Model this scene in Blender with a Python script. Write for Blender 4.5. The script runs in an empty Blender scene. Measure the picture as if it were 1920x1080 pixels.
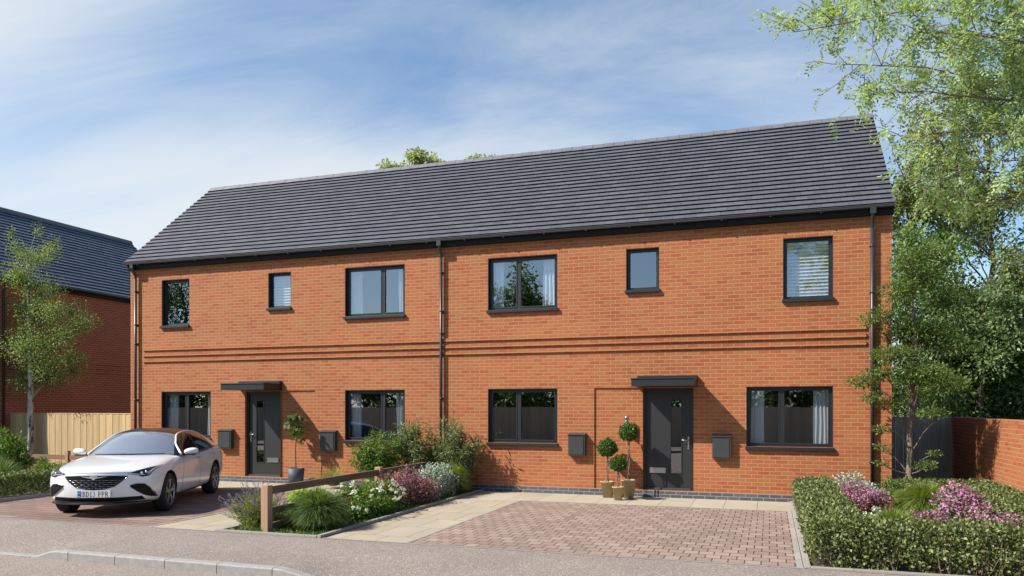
import bpy, bmesh, math, random
import numpy as np
from mathutils import Vector, Matrix
from mathutils.bvhtree import BVHTree

scene = bpy.context.scene
COL = scene.collection
R = math.radians
# ------------------------------------------------------------------ camera calibration (metres; facade on y = 0)
F_PX, HOR, YAW, CAM_H, CAM_D = 1428.0, 765.0, math.atan(483 / 1428), 1.85, 15.89
_c, _s = math.cos(YAW), math.sin(YAW)

def at(px, py, Y):
    """world point seen at photograph pixel (px, py) at depth y = Y"""
    u, v = (px - 960) / F_PX, (HOR - py) / F_PX
    dx, dy = u * _c - _s, u * _s + _c
    t = (CAM_D + Y) / dy
    return Vector((dx * t, Y, CAM_H + v * t))

def on_x(px, X):
    u = (px - 960) / F_PX
    dx, dy = u * _c - _s, u * _s + _c
    return X / dx * dy - CAM_D

# ------------------------------------------------------------------ object helpers
def props(o, label=None, cat=None, group=None, kind=None):
    if label: o['label'] = label
    if cat: o['category'] = cat
    if group: o['group'] = group
    if kind: o['kind'] = kind
    return o

def thing(name, label, cat, loc=(0, 0, 0), rotz=0.0, group=None):
    o = bpy.data.objects.new(name, None)
    COL.objects.link(o)
    o.empty_display_size = 0.2
    o.location = loc
    o.rotation_euler = (0, 0, rotz)
    return props(o, label, cat, group)

def root_of(o):
    while o.parent: o = o.parent
    return o

def link(name, me, parent=None, mats=()):
    o = bpy.data.objects.new(name, me)
    COL.objects.link(o)
    if parent is not None: o.parent = parent
    for m in mats: me.materials.append(m)
    return o

def copy_tree(o, parent=None):
    c = o.copy()
    COL.objects.link(c)
    if parent is not None: c.parent = parent
    for ch in list(o.children): copy_tree(ch, c)
    return c

class MB:
    """collects faces, with box-projected UVs in metres, and links them as one mesh object"""
    def __init__(self):
        self.v, self.f, self.mi, self.uv, self.sm = [], [], [], [], []
    def face(self, pts, mi=0, uv=None, smooth=False):
        b = len(self.v)
        pts = [Vector(p) for p in pts]
        self.v.extend(pts)
        self.f.append(list(range(b, b + len(pts))))
        self.mi.append(mi)
        self.sm.append(smooth)
        if uv is None:
            n = (pts[1] - pts[0]).cross(pts[2] - pts[0])
            if len(pts) > 3 and n.length < 1e-12: n = (pts[2] - pts[0]).cross(pts[3] - pts[0])
            ax, ay, az = abs(n.x), abs(n.y), abs(n.z)
            if az >= ax and az >= ay: uv = [(p.x, p.y) for p in pts]
            elif ay >= ax: uv = [(p.x, p.z) for p in pts]
            else: uv = [(p.y, p.z) for p in pts]
        self.uv.append(uv)
    def box(self, x0, x1, y0, y1, z0, z1, mi=0, M=None, skip=''):
        if x0 > x1: x0, x1 = x1, x0
        if y0 > y1: y0, y1 = y1, y0
        if z0 > z1: z0, z1 = z1, z0
        p = [Vector(c) for c in ((x0, y0, z0), (x1, y0, z0), (x1, y1, z0), (x0, y1, z0), (x0, y0, z1), (x1, y0, z1), (x1, y1, z1), (x0, y1, z1))]
        if M is not None: p = [M @ q for q in p]
        for k, q in (('b', (3, 2, 1, 0)), ('t', (4, 5, 6, 7)), ('f', (0, 1, 5, 4)), ('k', (2, 3, 7, 6)), ('r', (1, 2, 6, 5)), ('l', (3, 0, 4, 7))):
            if k not in skip: self.face([p[i] for i in q], mi)
    def tube(self, pts, rad, n=8, mi=0, cap=True, smooth=True, flat=None):
        pts = [Vector(p) for p in pts]
        if not hasattr(rad, '__len__'): rad = [rad] * len(pts)
        rings = []
        t0 = (pts[1] - pts[0]).normalized()
        ref = Vector((0, 0, 1)) if abs(t0.z) < 0.9 else Vector((1, 0, 0))
        for i, p in enumerate(pts):
            t = (pts[min(i + 1, len(pts) - 1)] - pts[max(i - 1, 0)]).normalized()
            a = t.cross(ref)
            if a.length < 1e-6: a = t.cross(Vector((0, 1, 0)))
            a.normalize()
            b = t.cross(a).normalized()
            ref = a.cross(t)
            rings.append([p + (a * math.cos(2 * math.pi * k / n) + b * math.sin(2 * math.pi * k / n)) * rad[i] for k in range(n)])
        acc = 0.0
        for i in range(len(rings) - 1):
            L = (pts[i + 1] - pts[i]).length
            for k in range(n):
                k2 = (k + 1) % n
                w = 2 * math.pi * rad[i] / n
                self.face([rings[i][k], rings[i][k2], rings[i + 1][k2], rings[i + 1][k]], mi,
                          [(k * w, acc), ((k + 1) * w, acc), ((k + 1) * w, acc + L), (k * w, acc + L)], smooth)
            acc += L
        if cap:
            self.face(rings[0][::-1], mi)
            self.face(rings[-1], mi)
    def lathe(self, prof, n=24, mi=0, c=(0, 0, 0), smooth=True, axis='z', close=False):
        """prof: (r, h) pairs"""
        c = Vector(c)
        def P(r, h, k):
            a = 2 * math.pi * k / n
            if axis == 'z': return c + Vector((r * math.cos(a), r * math.sin(a), h))
            if axis == 'y': return c + Vector((r * math.cos(a), h, -r * math.sin(a)))
            return c + Vector((h, r * math.cos(a), r * math.sin(a)))
        q = list(prof)
        if close: q = q + [q[0]]
        for (r0, h0), (r1, h1) in zip(q[:-1], q[1:]):
            for k in range(n):
                pts = [P(r0, h0, k), P(r0, h0, k + 1), P(r1, h1, k + 1), P(r1, h1, k)]
                if r0 < 1e-6: pts = [pts[0], pts[2], pts[3]]
                elif r1 < 1e-6: pts = [pts[0], pts[1], pts[2]]
                self.face(pts, mi, None, smooth)
    def build(self, name, mats, parent=None, local=False, bevel=0.0):
        if not isinstance(mats, (list, tuple)): mats = [mats]
        off = Vector((0, 0, 0))
        if parent is not None and not local: off = Vector(root_of(parent).location)
        me = bpy.data.meshes.new(name)
        me.from_pydata([tuple(p - off) for p in self.v], [], self.f)
        me.polygons.foreach_set('material_index', self.mi)
        me.polygons.foreach_set('use_smooth', self.sm)
        ul = me.uv_layers.new(name='UVMap')
        ul.data.foreach_set('uv', [c for fu in self.uv for q in fu for c in q])
        bm = bmesh.new()
        bm.from_mesh(me)
        bmesh.ops.remove_doubles(bm, verts=bm.verts, dist=1e-5)
        bmesh.ops.recalc_face_normals(bm, faces=bm.faces) if bevel >= 0 else None
        if bevel > 0:
            es = [e for e in bm.edges if len(e.link_faces) == 2 and e.calc_face_angle(0) > 0.7]
            bmesh.ops.bevel(bm, geom=es, offset=bevel, segments=2, affect='EDGES', profile=0.6, clamp_overlap=True)
        bm.to_mesh(me)
        bm.free()
        return link(name, me, parent, mats)

def array_mesh(name, V, Fc, parent=None, mats=(), smooth=False, local=False):
    """V (n,3) and faces (k,4 or 3) as numpy arrays"""
    V = np.asarray(V, dtype=np.float32)
    if parent is not None and not local: V = V - np.array(root_of(parent).location, dtype=np.float32)
    Fc = np.asarray(Fc, dtype=np.int32)
    k, m = Fc.shape
    me = bpy.data.meshes.new(name)
    me.vertices.add(len(V))
    me.vertices.foreach_set('co', V.ravel())
    me.loops.add(k * m)
    me.loops.foreach_set('vertex_index', Fc.ravel())
    me.polygons.add(k)
    me.polygons.foreach_set('loop_start', np.arange(0, k * m, m, dtype=np.int32))
    me.polygons.foreach_set('loop_total', np.full(k, m, dtype=np.int32))
    if smooth: me.polygons.foreach_set('use_smooth', np.ones(k, dtype=bool))
    me.update(calc_edges=True)
    return link(name, me, parent, mats)

# ------------------------------------------------------------------ materials
ALB = 0.86
def lin(r, g, b):
    f = lambda c: (c / 255 / 12.92) if c / 255 <= 0.04045 else ((c / 255 + 0.055) / 1.055) ** 2.4
    return (f(r) * ALB, f(g) * ALB, f(b) * ALB, 1.0)

class NT:
    def __init__(self, m):
        m.use_nodes = True
        self.t = m.node_tree
        self.t.nodes.clear()
    def n(self, typ, **kw):
        nd = self.t.nodes.new(typ)
        for k, v in kw.items():
            if k.startswith('i_'):
                key = k[2:]
                key = int(key) if key.isdigit() else key.replace('_', ' ')
                nd.inputs[key].default_value = v
            else: setattr(nd, k, v)
        return nd
    def l(self, a, ao, b, bi):
        self.t.links.new(a.outputs[ao], b.inputs[bi])
    def mix(self, fac, a, b, blend='MIX'):
        nd = self.t.nodes.new('ShaderNodeMix')
        nd.data_type = 'RGBA'
        nd.blend_type = blend
        for idx, x in ((0, fac), (6, a), (7, b)):
            if isinstance(x, tuple) and len(x) == 2 and hasattr(x[0], 'outputs'): self.t.links.new(x[0].outputs[x[1]], nd.inputs[idx])
            else: nd.inputs[idx].default_value = x
        return nd
    def ramp(self, src, stops):
        nd = self.t.nodes.new('ShaderNodeValToRGB')
        e = nd.color_ramp.elements
        while len(e) < len(stops): e.new(0.5)
        for el, (p, c) in zip(e, stops):
            el.position = p
            el.color = c if len(c) == 4 else (*c, 1)
        self.t.links.new(src[0].outputs[src[1]], nd.inputs[0])
        return nd
    def math(self, op, a, b=None, clamp=False):
        nd = self.t.nodes.new('ShaderNodeMath')
        nd.operation = op
        nd.use_clamp = clamp
        for idx, x in ((0, a), (1, b)):
            if x is None: continue
            if isinstance(x, tuple): self.t.links.new(x[0].outputs[x[1]], nd.inputs[idx])
            else: nd.inputs[idx].default_value = x
        return nd

def g4(v): return (v, v, v, 1)

def pm(name, col, rough=0.6, metal=0.0, var=0.12, scale=6.0, bump=0.0, bscale=60.0, coat=0.0, spec=0.5):
    """plain principled material with mottled value"""
    m = bpy.data.materials.new(name)
    t = NT(m)
    out = t.n('ShaderNodeOutputMaterial')
    p = t.n('ShaderNodeBsdfPrincipled', i_Roughness=rough, i_Metallic=metal)
    p.inputs['Coat Weight'].default_value = coat
    p.inputs['Coat Roughness'].default_value = 0.04
    p.inputs['Specular IOR Level'].default_value = spec
    t.l(p, 0, out, 0)
    tc = t.n('ShaderNodeTexCoord')
    nz = t.n('ShaderNodeTexNoise', i_Scale=scale, i_Detail=6.0, i_Roughness=0.65)
    t.l(tc, 'Object', nz, 'Vector')
    lo = tuple(c * (1 - var * 1.6) for c in col[:3]) + (1,)
    hi = tuple(min(1, c * (1 + var * 1.6)) for c in col[:3]) + (1,)
    rp = t.ramp((nz, 'Fac'), [(0.25, lo), (0.75, hi)])
    t.l(rp, 0, p, 'Base Color')
    if bump:
        n2 = t.n('ShaderNodeTexNoise', i_Scale=bscale, i_Detail=4.0)
        t.l(tc, 'Object', n2, 'Vector')
        b = t.n('ShaderNodeBump', i_Strength=bump, i_Distance=0.004)
        t.l(n2, 'Fac', b, 'Height')
        t.l(b, 0, p, 'Normal')
    return m

def brick_mat(name, w, h, mortar, c1, c2, c3, cm, offset=0.5, rough=0.85, bump=0.6, blot=9.0, msm=0.15, olive=0.55, spread=1.0):
    m = bpy.data.materials.new(name)
    t = NT(m)
    out = t.n('ShaderNodeOutputMaterial')
    p = t.n('ShaderNodeBsdfPrincipled', i_Roughness=rough)
    t.l(p, 0, out, 0)
    uv = t.n('ShaderNodeUVMap', uv_map='UVMap')
    br = t.n('ShaderNodeTexBrick', offset=offset, offset_frequency=2, squash=1.0)
    br.inputs['Scale'].default_value = 1.0
    br.inputs['Brick Width'].default_value = w
    br.inputs['Row Height'].default_value = h
    br.inputs['Mortar Size'].default_value = mortar
    br.inputs['Mortar Smooth'].default_value = msm
    br.inputs['Bias'].default_value = 0.0
    br.inputs['Color1'].default_value = (0, 0, 0, 1)
    br.inputs['Color2'].default_value = (1, 1, 1, 1)
    br.inputs['Mortar'].default_value = (0.5, 0.5, 0.5, 1)
    t.l(uv, 0, br, 'Vector')
    rnd = t.ramp((br, 'Color'), [(0.0, c1), (0.55, c2), (1.0, c3)])
    # blotches that run across single bricks
    mp = t.n('ShaderNodeMapping')
    mp.inputs['Scale'].default_value = (blot, blot * 1.6, blot)
    t.l(uv, 0, mp, 'Vector')
    nz = t.n('ShaderNodeTexNoise', i_Scale=1.0, i_Detail=5.0, i_Roughness=0.7, i_Distortion=0.3)
    t.l(mp, 0, nz, 'Vector')
    nf = t.ramp((nz, 'Fac'), [(0.42, g4(0)), (0.68, g4(olive))])
    col = t.mix((nf, 0), (rnd, 0), c3)
    # broad tonal drift over the wall
    big = t.n('ShaderNodeTexNoise', i_Scale=0.55, i_Detail=3.0)
    t.l(uv, 0, big, 'Vector')
    bf = t.ramp((big, 'Fac'), [(0.3, g4(1 - 0.12 * spread)), (0.7, g4(1 + 0.1 * spread))])
    col2 = t.mix(1.0, (col, 2), (bf, 0), 'MULTIPLY')
    fine = t.n('ShaderNodeTexNoise', i_Scale=160.0, i_Detail=3.0)
    t.l(uv, 0, fine, 'Vector')
    ff = t.ramp((fine, 'Fac'), [(0.3, g4(0.82)), (0.7, g4(1.12))])
    col3 = t.mix(1.0, (col2, 2), (ff, 0), 'MULTIPLY')
    fin = t.mix((br, 'Fac'), (col3, 2), cm)
    t.l(fin, 2, p, 'Base Color')
    if bump:
        inv = t.math('SUBTRACT', 1.0, (br, 'Fac'))
        add = t.math('MULTIPLY', (fine, 'Fac'), 0.35)
        hh = t.math('ADD', (inv, 0), (add, 0))
        b = t.n('ShaderNodeBump', i_Strength=bump, i_Distance=0.006)
        t.l(hh, 0, b, 'Height')
        t.l(b, 0, p, 'Normal')
    return m

def leaf_mat(name, c1, c2, trans=0.4, rough=0.5, c3=None):
    m = bpy.data.materials.new(name)
    t = NT(m)
    out = t.n('ShaderNodeOutputMaterial')
    geo = t.n('ShaderNodeNewGeometry')
    stops = [(0.0, c1), (1.0, c2)] if c3 is None else [(0.0, c1), (0.6, c2), (1.0, c3)]
    rp = t.ramp((geo, 'Random Per Island'), stops)
    p = t.n('ShaderNodeBsdfPrincipled', i_Roughness=rough)
    p.inputs['Specular IOR Level'].default_value = 0.35
    tr = t.n('ShaderNodeBsdfTranslucent')
    br = t.mix(1.0, (rp, 0), (1.25, 1.3, 0.6, 1), 'MULTIPLY')
    t.l(rp, 0, p, 'Base Color')
    t.l(br, 2, tr, 'Color')
    mx = t.n('ShaderNodeMixShader', i_Fac=trans)
    t.l(p, 0, mx, 1)
    t.l(tr, 0, mx, 2)
    t.l(mx, 0, out, 0)
    return m

def clear_mat():
    m = bpy.data.materials.new('clear_glass_edge')
    t = NT(m)
    out = t.n('ShaderNodeOutputMaterial')
    tr = t.n('ShaderNodeBsdfTransparent')
    tr.inputs['Color'].default_value = (.97, .98, .98, 1)
    t.l(tr, 0, out, 0)
    return m

def glass_mat(name, tint, refl=0.3, rough=0.0, grazing=0.6):
    m = bpy.data.materials.new(name)
    t = NT(m)
    out = t.n('ShaderNodeOutputMaterial')
    tr = t.n('ShaderNodeBsdfTransparent')
    tr.inputs['Color'].default_value = tint
    gl = t.n('ShaderNodeBsdfGlossy')
    gl.inputs['Roughness'].default_value = rough
    gl.inputs['Color'].default_value = (0.92, 0.95, 1.0, 1)
    lw = t.n('ShaderNodeLayerWeight', i_Blend=0.35)
    mr = t.n('ShaderNodeMapRange')
    mr.inputs['To Min'].default_value = refl
    mr.inputs['To Max'].default_value = grazing
    t.l(lw, 'Fresnel', mr, 'Value')
    # faint waviness of the pane
    tc = t.n('ShaderNodeTexCoord')
    nz = t.n('ShaderNodeTexNoise', i_Scale=1.3, i_Detail=1.0)
    t.l(tc, 'Object', nz, 'Vector')
    b = t.n('ShaderNodeBump', i_Strength=0.02, i_Distance=0.05)
    t.l(nz, 'Fac', b, 'Height')
    t.l(b, 0, gl, 'Normal')
    mx = t.n('ShaderNodeMixShader')
    t.l(mr, 0, mx, 0)
    t.l(tr, 0, mx, 1)
    t.l(gl, 0, mx, 2)
    t.l(mx, 0, out, 0)
    return m

def tarmac_mat(name, base, speck, dark):
    m = bpy.data.materials.new(name)
    t = NT(m)
    out = t.n('ShaderNodeOutputMaterial')
    p = t.n('ShaderNodeBsdfPrincipled', i_Roughness=0.9)
    t.l(p, 0, out, 0)
    tc = t.n('ShaderNodeTexCoord')
    vo = t.n('ShaderNodeTexVoronoi', i_Scale=95.0)
    t.l(tc, 'Object', vo, 'Vector')
    sep = t.n('ShaderNodeSeparateColor')
    t.l(vo, 'Color', sep, 0)
    chip = t.ramp((sep, 0), [(0.0, dark), (0.35, base), (0.72, base), (0.92, speck)])
    big = t.n('ShaderNodeTexNoise', i_Scale=0.9, i_Detail=6.0, i_Roughness=0.6)
    t.l(tc, 'Object', big, 'Vector')
    bf = t.ramp((big, 'Fac'), [(0.3, g4(0.9)), (0.7, g4(1.08))])
    c = t.mix(1.0, (chip, 0), (bf, 0), 'MULTIPLY')
    t.l(c, 2, p, 'Base Color')
    b = t.n('ShaderNodeBump', i_Strength=0.5, i_Distance=0.004)
    t.l(sep, 1, b, 'Height')
    t.l(b, 0, p, 'Normal')
    return m

def wood_mat(name, c1, c2, along='z', rough=0.75, board=0.0, gap=(0, 0, 0, 1)):
    m = bpy.data.materials.new(name)
    t = NT(m)
    out = t.n('ShaderNodeOutputMaterial')
    p = t.n('ShaderNodeBsdfPrincipled', i_Roughness=rough)
    p.inputs['Specular IOR Level'].default_value = 0.25
    t.l(p, 0, out, 0)
    tc = t.n('ShaderNodeTexCoord')
    mp = t.n('ShaderNodeMapping')
    s = {'x': (1.2, 30, 30), 'y': (30, 1.2, 30), 'z': (30, 30, 1.2)}[along]
    mp.inputs['Scale'].default_value = s
    t.l(tc, 'Object', mp, 'Vector')
    nz = t.n('ShaderNodeTexNoise', i_Scale=1.0, i_Detail=5.0, i_Distortion=0.8)
    t.l(mp, 0, nz, 'Vector')
    geo = t.n('ShaderNodeNewGeometry')
    grain = t.ramp((nz, 'Fac'), [(0.3, c1), (0.7, c2)])
    isl = t.ramp((geo, 'Random Per Island'), [(0, g4(0.82)), (1, g4(1.12))])
    c = t.mix(1.0, (grain, 0), (isl, 0), 'MULTIPLY')
    t.l(c, 2, p, 'Base Color')
    b = t.n('ShaderNodeBump', i_Strength=0.25, i_Distance=0.003)
    t.l(nz, 'Fac', b, 'Height')
    t.l(b, 0, p, 'Normal')
    return m

M = {}
M['brick'] = brick_mat('red_brick', 0.2275, 0.075, 0.0068, lin(152, 77, 47), lin(168, 96, 59), lin(160, 106, 63), lin(184, 130, 86), olive=0.5)
M['brick_n'] = brick_mat('red_brick_neighbour', 0.2275, 0.075, 0.0075, lin(150, 72, 48), lin(160, 84, 56), lin(150, 92, 60), lin(184, 142, 108))
M['plinth'] = brick_mat('blue_brick', 0.2275, 0.07, 0.008, lin(70, 72, 82), lin(84, 85, 94), lin(92, 90, 96), lin(138, 135, 131), olive=0.3)
M['tile'] = brick_mat('slate_grey_roof_tile', 0.235, 0.195, 0.0035, lin(78, 79, 87), lin(85, 86, 94), lin(92, 93, 101), lin(46, 46, 52), rough=0.62, bump=0.25, blot=4.0, olive=0.3, spread=0.5)
M['ridge'] = pm('ridge_tile', lin(104, 104, 112), 0.6, var=0.1, scale=4)
M['tile_n'] = brick_mat('skylit_roof_tile_neighbour', 0.235, 0.195, 0.0035, lin(92, 100, 116), lin(100, 108, 124), lin(110, 116, 130), lin(60, 64, 74), rough=0.55, bump=0.2, blot=4.0, olive=0.3, spread=0.5)  # grey tile with the blue of skylight in shade put into its colour
M['anth'] = pm('anthracite_frame', lin(36, 37, 39), 0.42, var=0.04, scale=3)
M['door'] = pm('anthracite_door', lin(38, 39, 40), 0.5, var=0.05, scale=2, bump=0.05, bscale=90)
M['dark'] = pm('dark_fascia', lin(26, 27, 28), 0.65, var=0.06, scale=3, spec=0.2)
M['gutter'] = pm('grey_gutter', lin(70, 69, 72), 0.45, var=0.06, scale=3)
M['pipe'] = pm('grey_pipe', lin(50, 51, 55), 0.38, var=0.05, scale=3)
M['glass'] = glass_mat('window_glass', (0.90, 0.93, 0.94, 1), 0.24)
M['clear'] = clear_mat()
M['dglass'] = glass_mat('door_glass', (0.45, 0.50, 0.52, 1), 0.2)
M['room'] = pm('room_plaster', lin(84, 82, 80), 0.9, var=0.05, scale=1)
M['steel'] = pm('brushed_steel', lin(190, 190, 192), 0.3, 0.9, var=0.05, scale=30)
M['curtain'] = pm('voile_curtain', lin(222, 224, 230), 0.85, var=0.04, scale=9)
M['blind'] = pm('white_blind', lin(232, 232, 232), 0.6, var=0.02, scale=4)
M['box'] = pm('meter_box', lin(60, 61, 62), 0.42, var=0.05, scale=3)
M['tarmac'] = tarmac_mat('footway_tarmac', lin(132, 120, 112), lin(172, 163, 154), lin(110, 100, 93))
M['road'] = tarmac_mat('road_tarmac', lin(137, 123, 114), lin(176, 165, 156), lin(113, 101, 94))
M['block'] = brick_mat('block_paving', 0.19, 0.215, 0.0075, lin(136, 115, 103), lin(148, 128, 116), lin(162, 142, 130), lin(66, 54, 47), blot=5, bump=0.8, olive=0.4)
M['block2'] = brick_mat('block_paving_brown', 0.62, 0.215, 0.010, lin(118, 94, 83), lin(132, 108, 96), lin(148, 123, 110), lin(56, 44, 38), blot=5, bump=0.8, olive=0.4)  # longer, darker brown blocks of the left drive
M['slab'] = brick_mat('sandstone_slab', 0.55, 0.86, 0.008, lin(163, 153, 134), lin(175, 165, 146), lin(169, 155, 132), lin(118, 106, 90), blot=1.6, bump=0.25, olive=0.8)
M['slab1'] = brick_mat('sandstone_slab_row', 0.6, 1.5, 0.007, lin(163, 154, 136), lin(173, 164, 146), lin(177, 166, 144), lin(118, 108, 92), offset=0.0, blot=1.6, bump=0.25, olive=0.8)
M['kerb'] = pm('concrete_kerb', lin(152, 149, 146), 0.85, var=0.12, scale=14, bump=0.3)
M['edging'] = brick_mat('concrete_edging', 0.9, 0.5, 0.004, lin(148, 143, 136), lin(155, 150, 144), lin(162, 156, 150), lin(92, 88, 84), offset=0.0, blot=8, bump=0.2)
M['soil'] = pm('dark_soil', lin(74, 62, 48), 0.95, var=0.3, scale=20, bump=0.8, bscale=40)
M['grass'] = pm('grass_ground', lin(74, 92, 44), 0.95, var=0.3, scale=3, bump=0.8, bscale=50)
M['fence'] = wood_mat('pine_boards', lin(190, 160, 116), lin(208, 182, 138))
M['fence_far'] = wood_mat('brown_boards', lin(176, 158, 140), lin(196, 178, 160))
M['rail'] = wood_mat('brown_rail', lin(104, 82, 70), lin(132, 108, 94), 'y')
M['railx'] = wood_mat('brown_rail_side', lin(112, 82, 66), lin(146, 112, 92), 'x')
M['post'] = wood_mat('brown_post', lin(160, 126, 102), lin(178, 146, 120))
M['gate'] = wood_mat('grey_stained_boards', lin(142, 133, 122), lin(168, 159, 148))
M['bark'] = pm('grey_brown_bark', lin(112, 98, 86), 0.9, var=0.3, scale=14, bump=0.8, bscale=50)
M['dbark'] = pm('dark_bark', lin(70, 62, 54), 0.95, var=0.3, scale=10, bump=0.8, bscale=30)
def birch_bark():
    m = bpy.data.materials.new('birch_bark')
    t = NT(m)
    out = t.n('ShaderNodeOutputMaterial')
    p = t.n('ShaderNodeBsdfPrincipled', i_Roughness=0.8)
    t.l(p, 0, out, 0)
    tc = t.n('ShaderNodeTexCoord')
    mp = t.n('ShaderNodeMapping')
    mp.inputs['Scale'].default_value = (9, 9, 5)
    t.l(tc, 'Object', mp, 'Vector')
    nz = t.n('ShaderNodeTexNoise', i_Scale=1.0, i_Detail=5.0, i_Roughness=0.7)
    t.l(mp, 0, nz, 'Vector')
    rp = t.ramp((nz, 'Fac'), [(0.38, lin(52, 50, 46)), (0.5, lin(176, 172, 162)), (0.7, lin(206, 202, 194))])
    t.l(rp, 0, p, 'Base Color')
    return m
M['birch'] = birch_bark()
# ================================================================== the pair of houses
HX0, HX1, DEPTH, EZ = -16.05, 2.18, 6.3, 5.5
house = thing('semi_detached_house', 'long two storey red brick house pair with slate grey roof and two dark doors', 'house', ((HX0 + HX1) / 2, 0, 0))

# openings of the front wall: (x0, x1, z0, z1)
WIN = {  # name: rect, mullion x
    'W1': (-15.02, -14.13, 3.985, 5.18, None), 'W2': (-11.73, -11.07, 4.315, 5.18, None),
    'W3': (-9.57, -7.99, 4.02, 5.18, -8.60), 'W4': (-5.94, -4.34, 4.02, 5.18, -5.25),
    'W5': (-2.85, -2.16, 4.315, 5.18, None), 'W6': (0.25, 1.16, 3.985, 5.18, None),
    'G1': (-15.03, -13.46, 1.085, 2.275, -14.28), 'G2': (-9.57, -7.99, 1.085, 2.275, -8.60),
    'G3': (-5.94, -4.34, 1.085, 2.275, -5.25), 'G4': (-0.44, 1.16, 1.085, 2.275, 0.22)}
DOORS = {'D1': (-12.42, -11.37, 0.15, 2.26), 'D2': (-2.50, -1.47, 0.15, 2.26)}
PANELS = [(-11.37, -10.39, 0.15, 2.275), (-3.53, -2.50, 0.15, 2.275)]   # shallow recessed brick panels beside the doors
REV = 0.12

def wall_front():
    mb = MB()
    holes = [w[:4] for w in WIN.values()] + list(DOORS.values())
    xs = sorted({HX0, HX1} | {v for h in holes + PANELS for v in h[:2]})
    zs = sorted({0.0, 0.14, EZ + 0.1} | {v for h in holes + PANELS for v in h[2:4]})
    def kind(xm, zm):
        for h in holes:
            if h[0] < xm < h[1] and h[2] < zm < h[3]: return None
        for h in PANELS:
            if h[0] < xm < h[1] and h[2] < zm < h[3]: return 0.028
        return 0.0
    nx, nz = len(xs) - 1, len(zs) - 1
    K = [[kind((xs[i] + xs[i + 1]) / 2, (zs[j] + zs[j + 1]) / 2) for j in range(nz)] for i in range(nx)]
    for i in range(nx):
        for j in range(nz):
            if zs[j + 1] <= 0.1401: continue
            x0, x1, z0, z1 = xs[i], xs[i + 1], zs[j], zs[j + 1]
            y = K[i][j]
            if y is not None: mb.face([(x0, y, z0), (x1, y, z0), (x1, y, z1), (x0, y, z1)])
            if i + 1 < nx:
                a, b = K[i][j], K[i + 1][j]
                if a is not None and b is not None and a != b: mb.face([(x1, a, z0), (x1, b, z0), (x1, b, z1), (x1, a, z1)])
            if j + 1 < nz:
                a, b = K[i][j], K[i][j + 1]
                if a is not None and b is not None and a != b: mb.face([(x0, a, z1), (x1, a, z1), (x1, b, z1), (x0, b, z1)])
    for h in holes:
        x0, x1, z0, z1 = h
        mb.face([(x0, 0, z0), (x0, REV + .08, z0), (x0, REV + .08, z1), (x0, 0, z1)])
        mb.face([(x1, 0, z0), (x1, REV + .08, z0), (x1, REV + .08, z1), (x1, 0, z1)])
        mb.face([(x0, 0, z1), (x1, 0, z1), (x1, REV + .08, z1), (x0, REV + .08, z1)])
        mb.face([(x0, 0, z0), (x1, 0, z0), (x1, REV + .08, z0), (x0, REV + .08, z0)])
    # gable ends and back
    RY, RZ = 3.15, 8.36
    for X in (HX0, HX1):
        mb.face([(X, 0, 0.14), (X, DEPTH, 0.14), (X, DEPTH, EZ + .1), (X, RY, RZ), (X, 0, EZ + .1)])
    mb.face([(HX0, DEPTH, 0.14), (HX1, DEPTH, 0.14), (HX1, DEPTH, EZ + .1), (HX0, DEPTH, EZ + .1)])
    return mb.build('wall', M['brick'], house, bevel=-1)
wall_front()

mb = MB()   # plinth of dark blue bricks, stands 4 mm proud
x = HX0
mb.box(HX0 - .004, HX1 + .004, -0.004, 0.2, -0.05, 0.14)
mb.box(HX0 - .004, HX0 + .2, 0.2, DEPTH, -0.05, 0.14)
mb.box(HX1 - .2, HX1 + .004, 0.2, DEPTH, -0.05, 0.14)
mb.build('plinth', M['plinth'], house)

for z in (3.052, 3.202, 3.352):   # three projecting courses
    mb = MB()
    mb.box(-15.62, 1.74, -0.036, 0.001, z, z + 0.075, skip='k')
    mb.build('string_course', M['brick'], house)

# roof: stepped courses of flat tiles
RX0, RX1 = -16.09, 2.22
EY, EZT = -0.165, 5.665
RYR, RZR = 3.15, 8.50

def tile_slope(mb, a, b, p0, q0, ncourse=22, t=0.042, mi=0):
    """a->b: eave line (Vectors), p0->q0 the ridge line; courses climb from the eave to the ridge"""
    up = (p0 - a)
    sl = up.length
    up.normalize()
    al = (b - a).normalized()
    nrm = al.cross(up).normalized()
    if nrm.z < 0: nrm = -nrm
    g = sl / ncourse
    W = (b - a).length
    for i in range(ncourse):
        lo, hi = i * g - 0.012, (i + 1) * g + 0.02
        rnd = random.Random(i * 7)
        nseg = 26
        for sgi in range(nseg):
            u0, u1 = W * sgi / nseg, W * (sgi + 1) / nseg
            j = rnd.uniform(-.0015, .0015)
            A = a + al * u0 + up * lo + nrm * (t + j)
            B = a + al * u1 + up * lo + nrm * (t + j)
            C = a + al * u1 + up * hi + nrm * (0.004)
            D = a + al * u0 + up * hi + nrm * (0.004)
            vv = i * g
            mb.face([A, B, C, D], mi, [(u0, vv), (u1, vv), (u1, vv + g), (u0, vv + g)])
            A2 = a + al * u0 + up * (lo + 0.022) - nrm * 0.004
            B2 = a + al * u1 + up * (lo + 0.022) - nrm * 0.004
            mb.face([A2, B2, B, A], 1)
        for u in (0, W):   # verge ends
            e = a + al * u
            mb.face([e + up * lo + nrm * t, e + up * hi + nrm * .004, e + up * hi - nrm * .03, e + up * lo - nrm * .03], 1)
M['shaded_tile_edge'] = pm('shaded_tile_edge', lin(26, 26, 29), 0.7, var=0.1)  # near black colour deepens the shadow line under each tile course

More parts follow.
